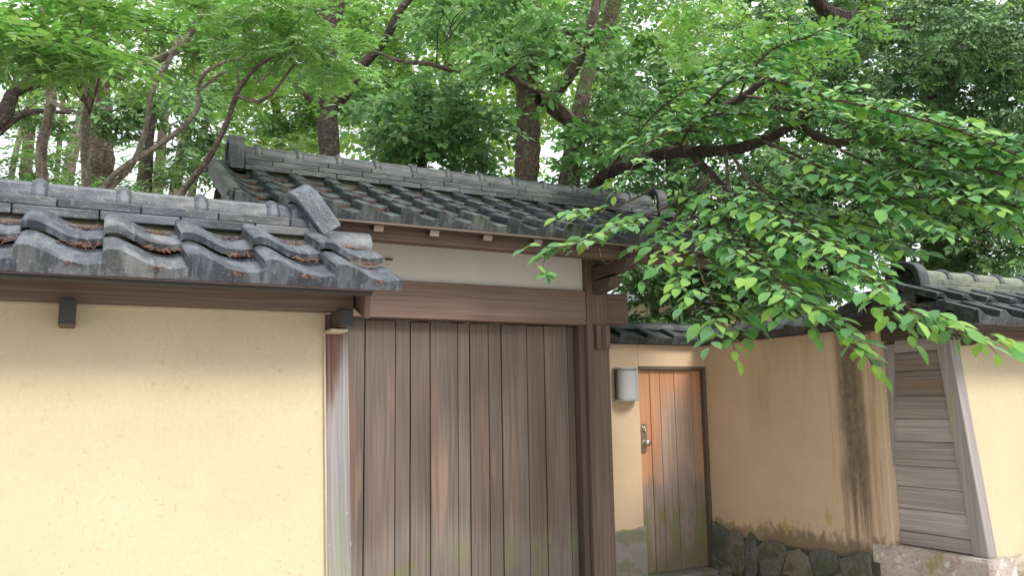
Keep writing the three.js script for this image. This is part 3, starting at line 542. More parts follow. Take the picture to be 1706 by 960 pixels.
// ------------------------------------------------------------------ recess: wall with the small door, wall that comes forward from it
const FLAT = [[0, 0.03], [0.01, 0.034], [0.05, 0.03], [0.1, 0.019], [0.16, 0.008], [0.22, 0.002], [0.29, 0]];
{
  const zd = -6.04, t = thing('door_wall', 'short tan plaster wall with the small orange door, right of the gate post', 'wall', [4.45, 0, zd]);
  const w = (x0, x1, y0, y1) => part(t, 'plaster', planeUV(box(x0, x1, y0, y1, zd - 0.3, zd, 'y', 0.006), (x, y, z) => (x - 3.7) / 2 + (zd - z) * 0.3, (x, y) => y / 2.05), M.tan);
  w(3.72, 4.355, 0, 2.03); w(4.3555, 5.25, 1.833, 2.03);
  part(t, 'footing', prism([[3.795, 0], [3.795, 0.39], [3.86, 0.405], [3.93, 0.43], [4.0, 0.418], [4.06, 0.436], [4.13, 0.452], [4.19, 0.443], [4.25, 0.446], [4.3, 0.458], [4.3515, 0.462], [4.3515, 0]], zd + 0.001, zd + 0.045, 'z', 'y', 0.006), M.footing);
  const fr = part(t, 'door_frame', box(5.068, 5.1005, 0.05, 1.832, zd - 0.1, zd + 0.012, 'y', 0.004), M.beam);
  part(fr, 'head', box(4.356, 5.0675, 1.803, 1.832, zd - 0.1, zd + 0.008, 'x', 0.003), M.beam);
  part(t, 'threshold', box(4.36, 5.09, 0, 0.045, zd - 0.1, zd + 0.10, 'x', 0.012), M.footing);
  const door = part(t, 'door', box(4.362, 5.066, 0.062, 1.8, zd - 0.075, zd - 0.05, 'y', 0.003), M.darkBeam, 'small boarded door, orange brown above and mossy grey below');
  const xs = [4.36, 4.491, 4.601, 4.762, 4.955, 5.067];
  for (let i = 0; i < 5; i++) part(door, 'board', planeUV(box(xs[i] + 0.0025, xs[i + 1] - 0.0025, 0.06, 1.801, zd - 0.049, zd - 0.028 + [0, 0.002, 0.001, 0.003, 0][i], 'y', 0.004), (x) => (x - 4.36) / 0.71, (x, y) => y / 1.85), M.door);
  const sh = new THREE.Shape(); sh.absarc(0, 0.1, 0.026, 0, Math.PI); sh.absarc(0, -0.1, 0.026, Math.PI, 2 * Math.PI); sh.closePath();
  const plate = new THREE.ExtrudeGeometry(sh, { depth: 0.006, bevelEnabled: true, bevelSize: 0.002, bevelThickness: 0.002, bevelSegments: 1 }); plate.translate(4.405, 1.205, zd - 0.026);
  const lock = part(door, 'lock_plate', gridUV(plate), M.steel);
  const lathe = (pts, x, y) => { const g = new THREE.LatheGeometry(pts.map((p) => new THREE.Vector2(...p)), 20); g.rotateX(Math.PI / 2); g.translate(x, y, zd - 0.019); return gridUV(g); };
  part(door, 'knob', lathe([[0.026, 0], [0.024, 0.006], [0.012, 0.01], [0.011, 0.03], [0.022, 0.036], [0.029, 0.048], [0.028, 0.06], [0.018, 0.068], [0, 0.07]], 4.405, 1.165), M.steel);
  part(door, 'deadbolt', lathe([[0.024, 0], [0.023, 0.012], [0.017, 0.017], [0.012, 0.018], [0.01, 0.014], [0, 0.014]], 4.405, 1.285), M.steel);
  // coping
  const rf = part(t, 'coping', prism([[zd + 0.07, 2.031], [zd - 0.15, 2.13], [zd - 0.37, 2.031]], 3.75, 5.2, 'x', 'x', 0.003), M.soffit);
  const gs = [51, 52].map((s) => tileGeo(s, { len: 0.26, apron: 0.062, profile: FLAT, thick: 0.02, left: 0.05 }));
  for (let k = 0, x = 3.825; x < 4.95; x += 0.288, k++) { placed(rf, 'coping_tile', gs[k % 2], pick(M.tileB), [x, 2.083, zd + 0.085], [22 * RAD, rr(-0.01, 0.01), rr(-0.006, 0.006)]); placed(rf, 'coping_tile', gs[k % 2], pick(M.tileB), [x + 0.29, 2.083, zd - 0.385], [-22 * RAD, Math.PI, 0]); }
  placed(rf, 'ridge_cap', capGeo(1.3, 0.06, 55), M.tileB[0], [3.83, 2.185, zd - 0.15]);
  placed(rf, 'coping_tile', gs[0], M.ridgeMoss[1], [3.795, 2.07, zd + 0.088], [20 * RAD, 0, 0], [0.12, 1, 1]);

  const x0 = 5.1, t2 = thing('return_wall', 'tan plaster wall with a dark water stain and stone foot, right of the small door', 'wall', [x0, 0, -5.1]);
  part(t2, 'plaster', planeUV(box(x0, x0 + 0.3, 0, 2.035, -6.33, -4.13, 'y', 0.008), (x, y, z) => (-6.04 - z) / -2 + (x - x0) * 0.2, (x, y) => y / 2.05), M.tanStained);
  // stones of the foot
  const stones = [
    [[0.02, 0.17], [0.02, 0.43], [0.06, 0.45], [0.245, 0.375], [0.25, 0.12], [0.1, 0.145]],
    [[0.26, 0.05], [0.262, 0.37], [0.3, 0.415], [0.375, 0.395], [0.43, 0.30], [0.42, 0.12], [0.36, 0.04]],
    [[0.43, 0.03], [0.445, 0.32], [0.5, 0.41], [0.55, 0.38], [0.59, 0.26], [0.56, 0.1], [0.5, 0.02]],
    [[0.6, 0.3], [0.66, 0.365], [0.86, 0.365], [0.9, 0.30], [0.8, 0.1], [0.68, 0.02], [0.6, 0.12]],
    [[0.915, 0.31], [1.03, 0.35], [1.13, 0.31], [1.17, 0.16], [1.0, 0.12], [0.86, 0.14]],
    [[1.15, 0.33], [1.26, 0.385], [1.4, 0.37], [1.42, 0.28], [1.32, 0.2], [1.2, 0.18]],
    [[1.44, 0.36], [1.55, 0.40], [1.7, 0.405], [1.72, 0.2], [1.5, 0.16], [1.44, 0.27]],
    [[0.02, 0], [0.02, 0.155], [0.1, 0.13], [0.245, 0.1], [0.25, 0]], [[0.58, 0], [0.66, 0], [0.6, 0.09]], [[0.83, 0], [0.86, 0.11], [1.0, 0.1], [1.16, 0.13], [1.15, 0]], [[1.17, 0], [1.18, 0.16], [1.33, 0.18], [1.45, 0.25], [1.48, 0.13], [1.45, 0]], [[1.5, 0], [1.5, 0.14], [1.74, 0.18], [1.78, 0]]];
  part(t2, 'mortar', box(x0 - 0.022, x0 - 0.001, 0, 0.36, -6.03, -4.25, 'z', 0.01), M.mortar);
  for (const [i, s] of stones.entries()) {
    const c = s.reduce((a, p) => [a[0] + p[0] / s.length, a[1] + p[1] / s.length], [0, 0]);
    const sh2 = s.map(([a, b]) => [-6.03 + c[0] + (a - c[0]) * 1.035, c[1] + (b - c[1]) * 1.035]);
    const shape = new THREE.Shape(); const curve = new THREE.CatmullRomCurve3(sh2.map(([a, b]) => V3(a, b, 0)), true, 'catmullrom', 0.1);
    shape.setFromPoints(curve.getPoints(30).map((p) => new THREE.Vector2(p.x + rr(-0.006, 0.006), Math.max(0, p.y + rr(-0.006, 0.006)))));
    const d = 0.016 + 0.008 * R(), g = new THREE.ExtrudeGeometry(shape, { depth: d, bevelEnabled: true, bevelThickness: 0.007, bevelSize: 0.008, bevelOffset: -0.009, bevelSegments: 2, curveSegments: 1 });
    // shape (z, y) lies in the plane of the wall, depth goes to -x
    g.applyMatrix4(new THREE.Matrix4().set(0, 0, -1, x0 - 0.01, 0, 1, 0, 0, 1, 0, 0, 0, 0, 0, 0, 1)); g.computeVertexNormals();
    part(t2, 'stone', crease(gridUV(g, 'y', [rr(0, 2), rr(0, 2)], 1.5), 0.9), M.stone[i % 3]);
  }
  const rf2 = part(t2, 'coping', prism([[x0 - 0.07, 2.036], [x0 + 0.37, 2.036], [x0 + 0.15, 2.14]], -6.3, -4.42, 'z', 'z', 0.003), M.soffit);
  for (let k = 0, z = -6.0; z < -4.55; z += 0.262, k++) placed(rf2, 'coping_tile', gs[k % 2], pick(M.tileB), [x0 - 0.085, 2.088, z - 0.29 + 0.3], [0, 0, 0]).rotation.set(0, -Math.PI / 2, 22 * RAD, 'ZYX');
  // the recess's other side, behind the left wall
  const t3 = thing('return_wall', 'plain tan plaster wall behind the end of the left wall, beside the gate', 'wall', [0.85, 0, -5.1]);
  part(t3, 'plaster', box(0.7, 1.0, 0, 2.0, -6.0, -4.1, 'y', 0.006), M.tan);
  part(t3, 'coping', prism([[0.62, 2.001], [1.08, 2.001], [0.85, 2.1]], -6.0, -4.4, 'z', 'z', 0.003), M.tileDark);
  const t4 = thing('low_wall', 'tan plaster wall piece behind the left post of the gate', 'wall', [1.2, 0, -6.2]);
  part(t4, 'plaster', box(0.7, 1.399, 0, 2.0, -6.3, -6.02, 'y', 0.006), M.tan);
}

// ------------------------------------------------------------------ wall lamp
{
  const zd = -6.04, t = thing('wall_lamp', 'grey half-round lamp with metal frame on the plaster beside the small door', 'lamp', [4.2, 1.52, zd]);
  const xc = 4.196, y0 = 1.532, y1 = 1.818, hw = 0.112;
  part(t, 'back_plate', box(xc - hw, xc + hw, y0, y1, zd + 0.001, zd + 0.022, 'y', 0.004), M.lampFrame);
  const arc = (r, d) => { const p = []; for (let i = 0; i <= 14; i++) { const a = Math.PI * i / 14; p.push([xc + Math.cos(a) * r, zd + 0.0225 + Math.sin(a) * d]); } return p; };
  part(t, 'shade', crease(prism(arc(0.1, 0.082), y0 + 0.014, y1 - 0.016, 'y', 'y', 0.003), 0.6), M.lampGlass);
  for (const [a, b] of [[y0 - 0.001, y0 + 0.0135], [y1 - 0.0155, y1 + 0.001]]) part(t, 'rim', prism(arc(0.116, 0.098), a, b, 'y', 'x', 0.002), M.lampFrame);
  part(t, 'side_bar', box(xc + 0.088, xc + 0.112, y0 + 0.014, y1 - 0.016, zd + 0.0225, zd + 0.06, 'y', 0.004), M.lampFrame);
  part(t, 'side_bar', box(xc - 0.116, xc - 0.098, y0 + 0.014, y1 - 0.016, zd + 0.0225, zd + 0.05, 'y', 0.004), M.black);
}

// ------------------------------------------------------------------ needles lying in the tile valleys
{
  const pos = [], idx = [], q = rng(91);
  for (let k = 0; k < 3; k++) { const a = q() * 0.8; pos.push(-0.028, 0, 0, -0.028, 0, 0.0022, 0.004, 0.005, a * 0.008, 0.004, 0.005, a * 0.008 + 0.0022, 0.028, 0.002, -0.004 * k, 0.028, 0.002, -0.004 * k + 0.002); const o = k * 6; idx.push(o, o + 1, o + 2, o + 2, o + 1, o + 3, o + 2, o + 3, o + 4, o + 4, o + 3, o + 5); }
  const g = indexed(pos, idx); g.computeVertexNormals();
  const heaps = [];
  for (let k = 0; k < 6; k++) for (const [z, y] of [[-3.31, 2.09], [-3.54, 2.2]]) heaps.push([0.835 + 0.2 - k * 0.265, y, z, 0.055, 0.02, k < 6 ? 60 : 20]);
  for (let k = 0; k < 6; k++) heaps.push([0.835 + 0.17 - k * 0.265, 1.985, -3.098, 0.02, 0.002, 14]);
  for (let k = -1; k < 14; k++) for (let r = 0; r < 4; r++) heaps.push([1.018 + 0.19 + k * 0.2635, 2.756 + 0.076 + r * 0.1073, -5.1 - 0.205 - r * 0.24, 0.05, 0.03, Math.floor(14 + 40 * q() * q() + (k < 3 ? 26 : 0))]);
  for (let k = 0; k < 6; k++) heaps.push([4.835 + 0.2 + k * 0.258, 2.055, -3.37, 0.05, 0.02, 30]);
  const n = heaps.reduce((a, h) => a + h[5], 0), im = new THREE.InstancedMesh(g, M.needle, n), d = new THREE.Object3D(); let i = 0;
  for (const h of heaps) for (let k = 0; k < h[5]; k++) {
    const gx = (q() + q() + q() - 1.5) * 1.2, gz = (q() + q() - 1) * 1.2;
    d.position.set(h[0] + gx * h[3], h[1] + 0.012 * q() + Math.abs(gx) * 0.008 - gz * h[4] * 0.35, h[2] + gz * h[4]); d.rotation.set((q() - 0.5) * 0.7 + 0.3, q() * 6.3, (q() - 0.5) * 0.6); d.scale.setScalar(0.4 + 0.4 * q()); d.updateMatrix();
    im.setMatrixAt(i, d.matrix); const c = q(); im.setColorAt(i, lin(0.7 + 0.8 * c, 0.75 + 0.9 * c * c, 0.8 + 0.9 * c * c)); i++;
  }
  im.name = 'needle_litter'; im.userData = { kind: 'stuff', label: 'reddish dry needles caught in the valleys of the roof tiles', category: 'litter' }; im.castShadow = im.receiveShadow = true;
  scene.add(im);
}

// ------------------------------------------------------------------ leaves
function leafGeo(len, wid, nL, { fold = 0.25, droop = 0.2, tip = 1.5, shape } = {}) {     // base at the origin, along +y, face to +z
  const pos = [], uv = [], idx = [];
  for (let i = 0; i <= nL; i++) {
    const t = i / nL, w = (shape ? shape(t) : Math.pow(Math.sin(Math.PI * Math.pow(t, 0.8)), 0.85) * (t > 0.75 ? Math.pow((1 - t) / 0.25, tip - 1) : 1)) * wid / 2;
    const y = t * len * (1 - 0.12 * droop * t), z = -droop * len * t * t * 0.6;
    for (const sd of [-1, 0, 1]) { pos.push(sd * w, y, z + Math.abs(sd) * w * fold); uv.push(0.5 + sd * 0.5 * (w / (wid / 2 + 1e-6)), t); }
    if (i) { const a = (i - 1) * 3; for (const k of [0, 1]) idx.push(a + k, a + k + 1, a + k + 4, a + k, a + k + 4, a + k + 3); }
  }
  const g = indexed(pos, idx); g.setAttribute('uv', new THREE.Float32BufferAttribute(uv, 2)); g.computeVertexNormals(); return g;
}
function mapleGeo(r, lobes = 7) {       // star-shaped, nearly flat
  const pos = [0, 0.12 * r, 0], uv = [0.5, 0.5], idx = []; const n = lobes * 2;
  for (let i = 0; i <= n; i++) { const a = (-150 + 300 * i / n) * RAD, m = i % 2 ? 1 - 0.3 * Math.abs(i / n - 0.5) * 2 : 0.36, q = r * m * (i === 0 || i === n ? 0.7 : 1); pos.push(Math.sin(a) * q, 0.12 * r + Math.cos(a) * q, i % 2 ? -0.18 * r : 0.04 * r); uv.push(0.5 + 0.5 * Math.sin(a) * m, 0.5 + 0.5 * Math.cos(a) * m); }
  for (let i = 1; i <= n; i++) idx.push(0, i + 1, i);
  const g = indexed(pos, idx); g.setAttribute('uv', new THREE.Float32BufferAttribute(uv, 2)); g.computeVertexNormals(); return g;
}
const veins = tex(128, 256, (u, v) => { const x = Math.abs(u - 0.5) * 2; let k = 232 + 20 * fbm(u, v, 6, 8, 3); if (x < 0.035) k += 14; const w = ((v * 9 - x * 1.7) % 1 + 1) % 1; if (w < 0.1) k += 8; else if (w > 0.45 && w < 0.6) k -= 10; return k; });
const leafMat = (c, through = 0.42, rough = 0.72, coat = 0.25) => new THREE.MeshPhysicalMaterial({ color: lin(...c), map: veins, roughness: rough, transmission: through, thickness: 0, side: THREE.DoubleSide, clearcoat: coat, clearcoatRoughness: 0.4, specularIntensity: 0.5, vertexColors: true });
function tintGeo(g, r, gr, b) { const n = g.attributes.position.count, c = new Float32Array(n * 3); for (let i = 0; i < n; i++) { c[3 * i] = r; c[3 * i + 1] = gr; c[3 * i + 2] = b; } g.setAttribute('color', new THREE.BufferAttribute(c, 3)); return g; }
// a spray: thin stem along +y with leaves to both sides, roughly flat in the x-y plane, face to +z
function sprayGeo(leaf, n, len, { spread = 55, pet = 0.1, twist = 0.35, seed = 1, tones = 0.35, flat = 0.3 } = {}) {
  const q = rng(seed), gs = [], m = new THREE.Matrix4(), e = new THREE.Euler();
  for (let i = 0; i < n; i++) {
    const t = (i + 0.6) / n, s = i % 2 ? 1 : -1, end = i >= n - 2 ? 0.35 : 1;
    const g = leaf.clone(), k = 0.75 + 0.5 * q();
    g.scale(k, k, k);
    e.set((q() - 0.5) * flat * 2, (q() - 0.5) * twist * 2 + s * 0.25, -s * (spread + (q() - 0.5) * 30) * RAD * end, 'ZYX'); m.makeRotationFromEuler(e); m.setPosition(s * pet * len * 0.3 * q(), t * len, (q() - 0.5) * 0.05 * len - 0.12 * len * t * t);
    g.applyMatrix4(m); const b = 1 - tones / 2 + tones * q(); tintGeo(g, b * (0.9 + 0.3 * q()), b, b * (0.85 + 0.2 * q())); gs.push(g);
  }
  return mergeGeometries(gs);
}
const UP = V3(0, 1, 0);
// rotation whose y axis is d and whose z axis is close to n
function frame(d, n, out) { const y = d.clone().normalize(), z = n.clone().addScaledVector(y, -n.dot(y)).normalize(), x = y.clone().cross(z); return out.makeBasis(x, y, z); }
const bark = (a, b, moss = 0) => { const m = std({ roughness: 0.95, bumpMap: tileBump, bumpScale: 0.02, map: tex(256, 512, (u, v) => { let c = mix3(a, b, sst(0.25, 0.75, 0.6 * fbm(u, v, 14, 8, 4) + 0.4 * fbm(u, v, 6, 24, 3))); c = mix3(c, [150, 152, 138], 0.45 * sst(0.66, 0.76, fbm(u + 0.4, v, 9, 14, 3))); return moss ? mix3(c, [86, 104, 44], moss * sst(0.45, 0.6, fbm(u, v + 0.3, 5, 7, 4))) : c; }) }); m.map.repeat.set(2.5, 1.2); return m; };
M.barkBrown = bark([66, 56, 46], [106, 92, 78]); M.barkDark = bark([46, 38, 33], [80, 68, 60]); M.barkPale = bark([96, 87, 76], [146, 136, 122]); M.barkMoss = bark([62, 54, 44], [104, 94, 78], 0.5); M.barkRed = bark([70, 58, 50], [112, 96, 84]); M.twig = bark([66, 54, 42], [100, 84, 66]);

// a tree from limbs (world polylines with radii) and leafy volumes
function tree(name, label, category, base, limbs, group) {
  const t = thing(name, label, category, [base.x, 0, base.z], group);
  limbs.forEach((l, i) => part(t, i ? 'limb' : 'trunk', tube(l.pts, l.r, l.seg || 9, l.rough ?? 0.06, i * 7 + Math.round(base.x * 13) + 40), l.mat || M.barkBrown));
  return t;
}
const pl = (list) => list.map(([x, y, d]) => at(x, y, d));
const toGround = (pts, d = 0.15) => { const p = pts[0]; return [V3(p.x + d * (p.x > 1 ? -0.5 : 0.5), -0.05, p.z - 0.1), V3(p.x + d * 0.2, p.y * 0.55, p.z - 0.03), ...pts]; };
// leaf sprays through ellipsoids given as [px, py, depth, rx px, ry px, depth radius m, count]; layered: leaves lie flat in tiers
function foliage(t, mat, sprays, blobs, { size = [0.8, 1.2], layered = 0, seed = 1, tint = [[0.8, 0.85, 0.8], [1.2, 1.15, 1.1]], name = 'foliage', clump = 0.5, down = 0.2 } = {}) {
  const q = rng(seed), per = sprays.map(() => []), c = V3(), d = V3(), n = V3(), b = t.position;
  for (const [px, py, dep, rx, ry, rd, count] of blobs) {
    const C = at(px, py, dep), X = pxm(rx, dep), Y = pxm(ry, dep);
    const many = Math.round(count * 1.2); const nests = []; for (let k = 0; k < Math.max(3, many / 20); k++) { const v = V3(q() * 2 - 1, q() * 2 - 1, q() * 2 - 1); if (v.length() > 1) v.normalize().multiplyScalar(0.6 + 0.4 * q()); nests.push([v, 0.75 + 0.5 * q()]); }
    for (let k = 0; k < many; k++) {
      const [ne, tone] = nests[Math.floor(q() * nests.length)];
      const w = V3(q() + q() - 1, (q() + q() - 1) * (layered ? 0.35 : 1), q() + q() - 1).multiplyScalar(clump);
      const v = ne.clone().add(w); if (v.length() > 1.08) v.setLength(1.08);
      c.copy(C).addScaledVector(AX[0], v.x * X).addScaledVector(UP, v.y * Y).addScaledVector(AX[2], v.z * rd);
      const a = q() * 6.283;
      d.set(Math.cos(a), (q() - 0.5) * 0.8 - down, Math.sin(a)).addScaledVector(AX[0], v.x * 0.7).addScaledVector(AX[2], v.z * 0.7).normalize();
      n.set((q() - 0.5) * (1.2 - layered), 0.55 + layered, (q() - 0.5) * (1.2 - layered)).addScaledVector(AX[2], 0.45 * (1 - layered)).normalize();
      const m = frame(d, n, new THREE.Matrix4()), s = mix(size[0], size[1], q()); m.scale(V3(s, s, s)); m.setPosition(c.x - b.x, c.y, c.z - b.z);
      const u = q(), w2 = tone; per[Math.floor(q() * sprays.length)].push([m, [mix(tint[0][0], tint[1][0], u) * w2, mix(tint[0][1], tint[1][1], u) * w2, mix(tint[0][2], tint[1][2], u) * w2]]);
    }
  }
  sprays.forEach((g, i) => {
    if (!per[i].length) return;
    const im = new THREE.InstancedMesh(g, mat, per[i].length); per[i].forEach(([m, col], k) => { im.setMatrixAt(k, m); im.setColorAt(k, lin(...col)); });
    im.name = name; im.userData.kind = 'stuff'; im.castShadow = im.receiveShadow = true; t.add(im);
  });
}
// thin twigs from the nearest limb point into a volume
function twigs(t, mat, limbs, blobs, per, seed, r0 = 0.008) {
  const q = rng(seed), all = limbs.flatMap((l) => new THREE.CatmullRomCurve3(l.pts, false, 'centripetal').getPoints(24)), gs = [];
  for (const [px, py, dep, rx, ry, rd] of blobs) {
    const C = at(px, py, dep); let near = all[0]; for (const p of all) if (p.distanceTo(C) < near.distanceTo(C)) near = p;
    for (let k = 0; k < per; k++) {
      const e = C.clone().addScaledVector(AX[0], (q() * 2 - 1) * pxm(rx, dep) * 0.8).addScaledVector(UP, (q() * 2 - 1) * pxm(ry, dep) * 0.7).addScaledVector(AX[2], (q() * 2 - 1) * rd * 0.6);
      const st = k ? near.clone().lerp(C, q() * 0.8) : near, md = st.clone().lerp(e, 0.5).add(V3((q() - 0.5) * 0.2, 0.06 + q() * 0.12, (q() - 0.5) * 0.2));
      gs.push(tube([st, md, e], [r0 * (k ? 0.7 : 1.2), r0 * 0.6, r0 * 0.25], 5, 0.05, k + seed));
    }
  }
  const m = part(t, 'twigs', mergeGeometries(gs), mat); m.userData.kind = 'stuff'; return m;
}

// leaf kinds
const simpleLeaf = leafGeo(0.075, 0.036, 3, { fold: 0.3, droop: 0.25 }), broadLeaf = leafGeo(0.12, 0.066, 4, { fold: 0.22, droop: 0.3 });
const SP = {
  camellia: [1, 2, 3].map((s) => sprayGeo(simpleLeaf, 9, 0.2, { seed: 100 + s, spread: 50, flat: 0.5, twist: 0.5 })),
  broad: [1, 2, 3].map((s) => sprayGeo(broadLeaf, 7, 0.34, { seed: 110 + s, spread: 52, flat: 0.45, twist: 0.4 })),
  maple: [1, 2, 3].map((s) => sprayGeo(mapleGeo(0.042), 9, 0.26, { seed: 120 + s, spread: 60, flat: 0.25, twist: 0.25, pet: 0.4 })),
  pinnate: [1, 2, 3].map((s) => sprayGeo(leafGeo(0.085, 0.03, 3, { fold: 0.15, droop: 0.2 }), 11, 0.26, { seed: 130 + s, spread: 62, flat: 0.2, twist: 0.2 })),
};
const LM = {
  camellia: leafMat([0.13, 0.26, 0.09], 0.3, 0.65, 0.25), camelliaLight: leafMat([0.15, 0.3, 0.09], 0.35, 0.7, 0.15),
  broad: leafMat([0.15, 0.33, 0.095], 0.5, 0.8, 0.08), bright: leafMat([0.27, 0.48, 0.09], 0.58, 0.85, 0.03), maple: leafMat([0.21, 0.44, 0.09], 0.55, 0.85, 0.04), mapleSoft: leafMat([0.21, 0.43, 0.1], 0.55, 0.85, 0.04),
};
// ------------------------------------------------------------------ trees behind the walls
{
  const G1 = 'slim young trees behind the left wall', limbsOf = {};
  const mk = (key, name, label, limbs, group) => { limbs[0].pts = toGround(limbs[0].pts); limbs[0].r = [limbs[0].r[0] * 1.2, limbs[0].r[0] * 1.05, ...limbs[0].r]; limbsOf[key] = limbs; return tree(name, label, 'tree', limbs[0].pts[0].clone().setY(0), limbs, group); };
  // left: slim pale stems
  const A = mk('A', 'maple_tree', 'slim upright maple stem with a kink, leftmost behind the left wall', [
    { pts: pl([[73, 330, 6.5], [70, 250, 6.5], [86, 170, 6.4], [80, 90, 6.4], [72, 10, 6.3]]), r: [0.042, 0.042, 0.038, 0.036, 0.026], mat: M.barkPale },
    { pts: pl([[82, 165, 6.4], [110, 182, 6.3], [150, 190, 6.2]]), r: [0.02, 0.015, 0.008], mat: M.barkPale }], G1);
  const B = mk('B', 'maple_tree', 'maple forking low, its long limb rising right over the left wall', [
    { pts: pl([[146, 330, 6.2], [142, 230, 6.2], [150, 152, 6.2]]), r: [0.034, 0.032, 0.03], mat: M.barkPale },
    { pts: pl([[150, 154, 6.2], [190, 133, 6.1], [240, 108, 6.1], [296, 84, 6.0], [320, 50, 6.0], [338, 20, 5.9], [372, -14, 5.9]]), r: [0.032, 0.03, 0.03, 0.028, 0.024, 0.022, 0.02], mat: M.barkPale },
    { pts: pl([[150, 152, 6.2], [135, 115, 6.3], [110, 96, 6.4]]), r: [0.028, 0.026, 0.02], mat: M.barkPale }], G1);
  const C = mk('C', 'maple_tree', 'pale double stem curving right from behind the left wall', [
    { pts: pl([[166, 328, 5.8], [200, 284, 5.8], [250, 252, 5.8], [302, 214, 5.8], [328, 184, 5.8], [334, 135, 5.8], [356, 112, 5.7], [410, 92, 5.7]]), r: [0.021, 0.021, 0.02, 0.018, 0.016, 0.014, 0.012, 0.008], mat: M.barkPale },
    { pts: pl([[176, 322, 5.82], [220, 276, 5.9], [244, 215, 5.9], [254, 150, 5.9], [284, 98, 5.9], [300, 60, 5.9]]), r: [0.02, 0.02, 0.02, 0.019, 0.016, 0.012], mat: M.barkPale },
    { pts: pl([[334, 150, 5.8], [370, 122, 5.7], [430, 110, 5.6]]), r: [0.012, 0.01, 0.006], mat: M.barkPale }], G1);
  const D = mk('D', 'maple_tree', 'thin reddish stem slanting across the left end of the gate roof', [
    { pts: pl([[300, 334, 5.3], [346, 268, 5.25], [378, 205, 5.2], [400, 146, 5.2], [432, 110, 5.1], [490, 70, 5.0]]), r: [0.021, 0.02, 0.018, 0.016, 0.011, 0.007], mat: M.barkRed },
    { pts: pl([[398, 160, 5.2], [440, 168, 5.0], [492, 106, 4.95]]), r: [0.012, 0.012, 0.007], mat: M.barkRed }], G1);
  const E = mk('E', 'broad_tree', 'thick mossy brown trunk behind the slim stems at the left', [
    { pts: pl([[164, 335, 10], [166, 250, 10], [164, 170, 10], [156, 90, 10], [148, -10, 10]]), r: [0.18, 0.165, 0.15, 0.13, 0.11], mat: M.barkBrown },
    { pts: pl([[158, 150, 10], [140, 120, 9.9], [110, 106, 9.8], [60, 112, 9.6]]), r: [0.09, 0.08, 0.06, 0.04], mat: M.barkBrown }]);
  const F = mk('F', 'broad_tree', 'dark crooked tree leaning in at the left edge', [
    { pts: pl([[-30, 250, 8], [8, 192, 8], [26, 152, 8], [72, 136, 8], [120, 128, 8]]), r: [0.09, 0.07, 0.06, 0.05, 0.03], mat: M.barkDark },
    { pts: pl([[-10, 225, 8], [45, 188, 8.1], [120, 188, 8.2]]), r: [0.05, 0.03, 0.015], mat: M.barkDark }]);
  const H = mk('H', 'broad_tree', 'dark straight trunk with a forking limb behind the gate roof', [
    { pts: pl([[550, 270, 10], [546, 190, 10], [546, 110, 10], [556, 40, 10], [566, -20, 10]]), r: [0.13, 0.12, 0.11, 0.1, 0.09], mat: M.barkDark },
    { pts: pl([[556, 180, 10], [575, 158, 9.9], [606, 108, 9.8], [640, 68, 9.7], [664, 22, 9.6], [690, -12, 9.6]]), r: [0.07, 0.065, 0.06, 0.055, 0.045, 0.04], mat: M.barkDark },
    { pts: pl([[548, 50, 10], [530, 20, 10.1], [514, -15, 10.1]]), r: [0.05, 0.04, 0.03], mat: M.barkDark },
    { pts: pl([[545, 190, 10], [500, 150, 9.8], [470, 120, 9.7]]), r: [0.035, 0.03, 0.02], mat: M.barkDark }]);
  const I = mk('I', 'broad_tree', 'tall brown trunk behind the middle of the gate ridge', [
    { pts: pl([[876, 320, 11], [880, 220, 11], [878, 120, 11], [884, 40, 11], [892, -30, 11]]), r: [0.17, 0.16, 0.145, 0.13, 0.12], mat: M.barkBrown },
    { pts: pl([[880, 120, 11], [840, 90, 10.8], [815, 50, 10.7], [770, 5, 10.6]]), r: [0.08, 0.1, 0.09, 0.06], mat: M.barkMoss }]);
  const J = mk('J', 'cherry_tree', 'mossy cherry trunk forking behind the gate ridge with a reddish limb', [
    { pts: pl([[946, 325, 8.6], [956, 250, 8.6], [966, 190, 8.5], [980, 120, 8.5], [1008, 50, 8.4], [1030, -20, 8.3]]), r: [0.118, 0.108, 0.092, 0.07, 0.075, 0.07], mat: M.barkMoss },
    { pts: pl([[960, 215, 8.5], [935, 190, 8.3], [908, 168, 8.1], [896, 166, 8.05]]), r: [0.08, 0.085, 0.075, 0.06], mat: M.barkMoss },
    { pts: pl([[910, 172, 8.1], [940, 138, 8], [965, 98, 7.9], [986, 40, 7.8], [1000, -20, 7.7]]), r: [0.066, 0.06, 0.055, 0.05, 0.045], mat: M.barkRed },
    { pts: pl([[912, 158, 8.1], [868, 138, 8.0], [812, 112, 7.9], [765, 120, 7.8], [715, 106, 7.7], [668, 102, 7.6], [612, 80, 7.5]]), r: [0.028, 0.027, 0.025, 0.022, 0.02, 0.016, 0.008], mat: M.barkRed }]);
  const K = mk('K', 'evergreen_tree', 'dense dark evergreen with a shaded trunk at the upper right', [
    { pts: pl([[1560, 330, 12], [1562, 200, 12], [1565, 80, 12], [1570, -40, 12]]), r: [0.24, 0.22, 0.2, 0.18], mat: M.barkDark },
    { pts: pl([[1550, 60, 11.9], [1500, 42, 11.5], [1440, 30, 11], [1400, 28, 10.6], [1374, 17, 10.3], [1352, -14, 10]]), r: [0.1, 0.1, 0.1, 0.1, 0.09, 0.08], mat: M.barkDark }]);
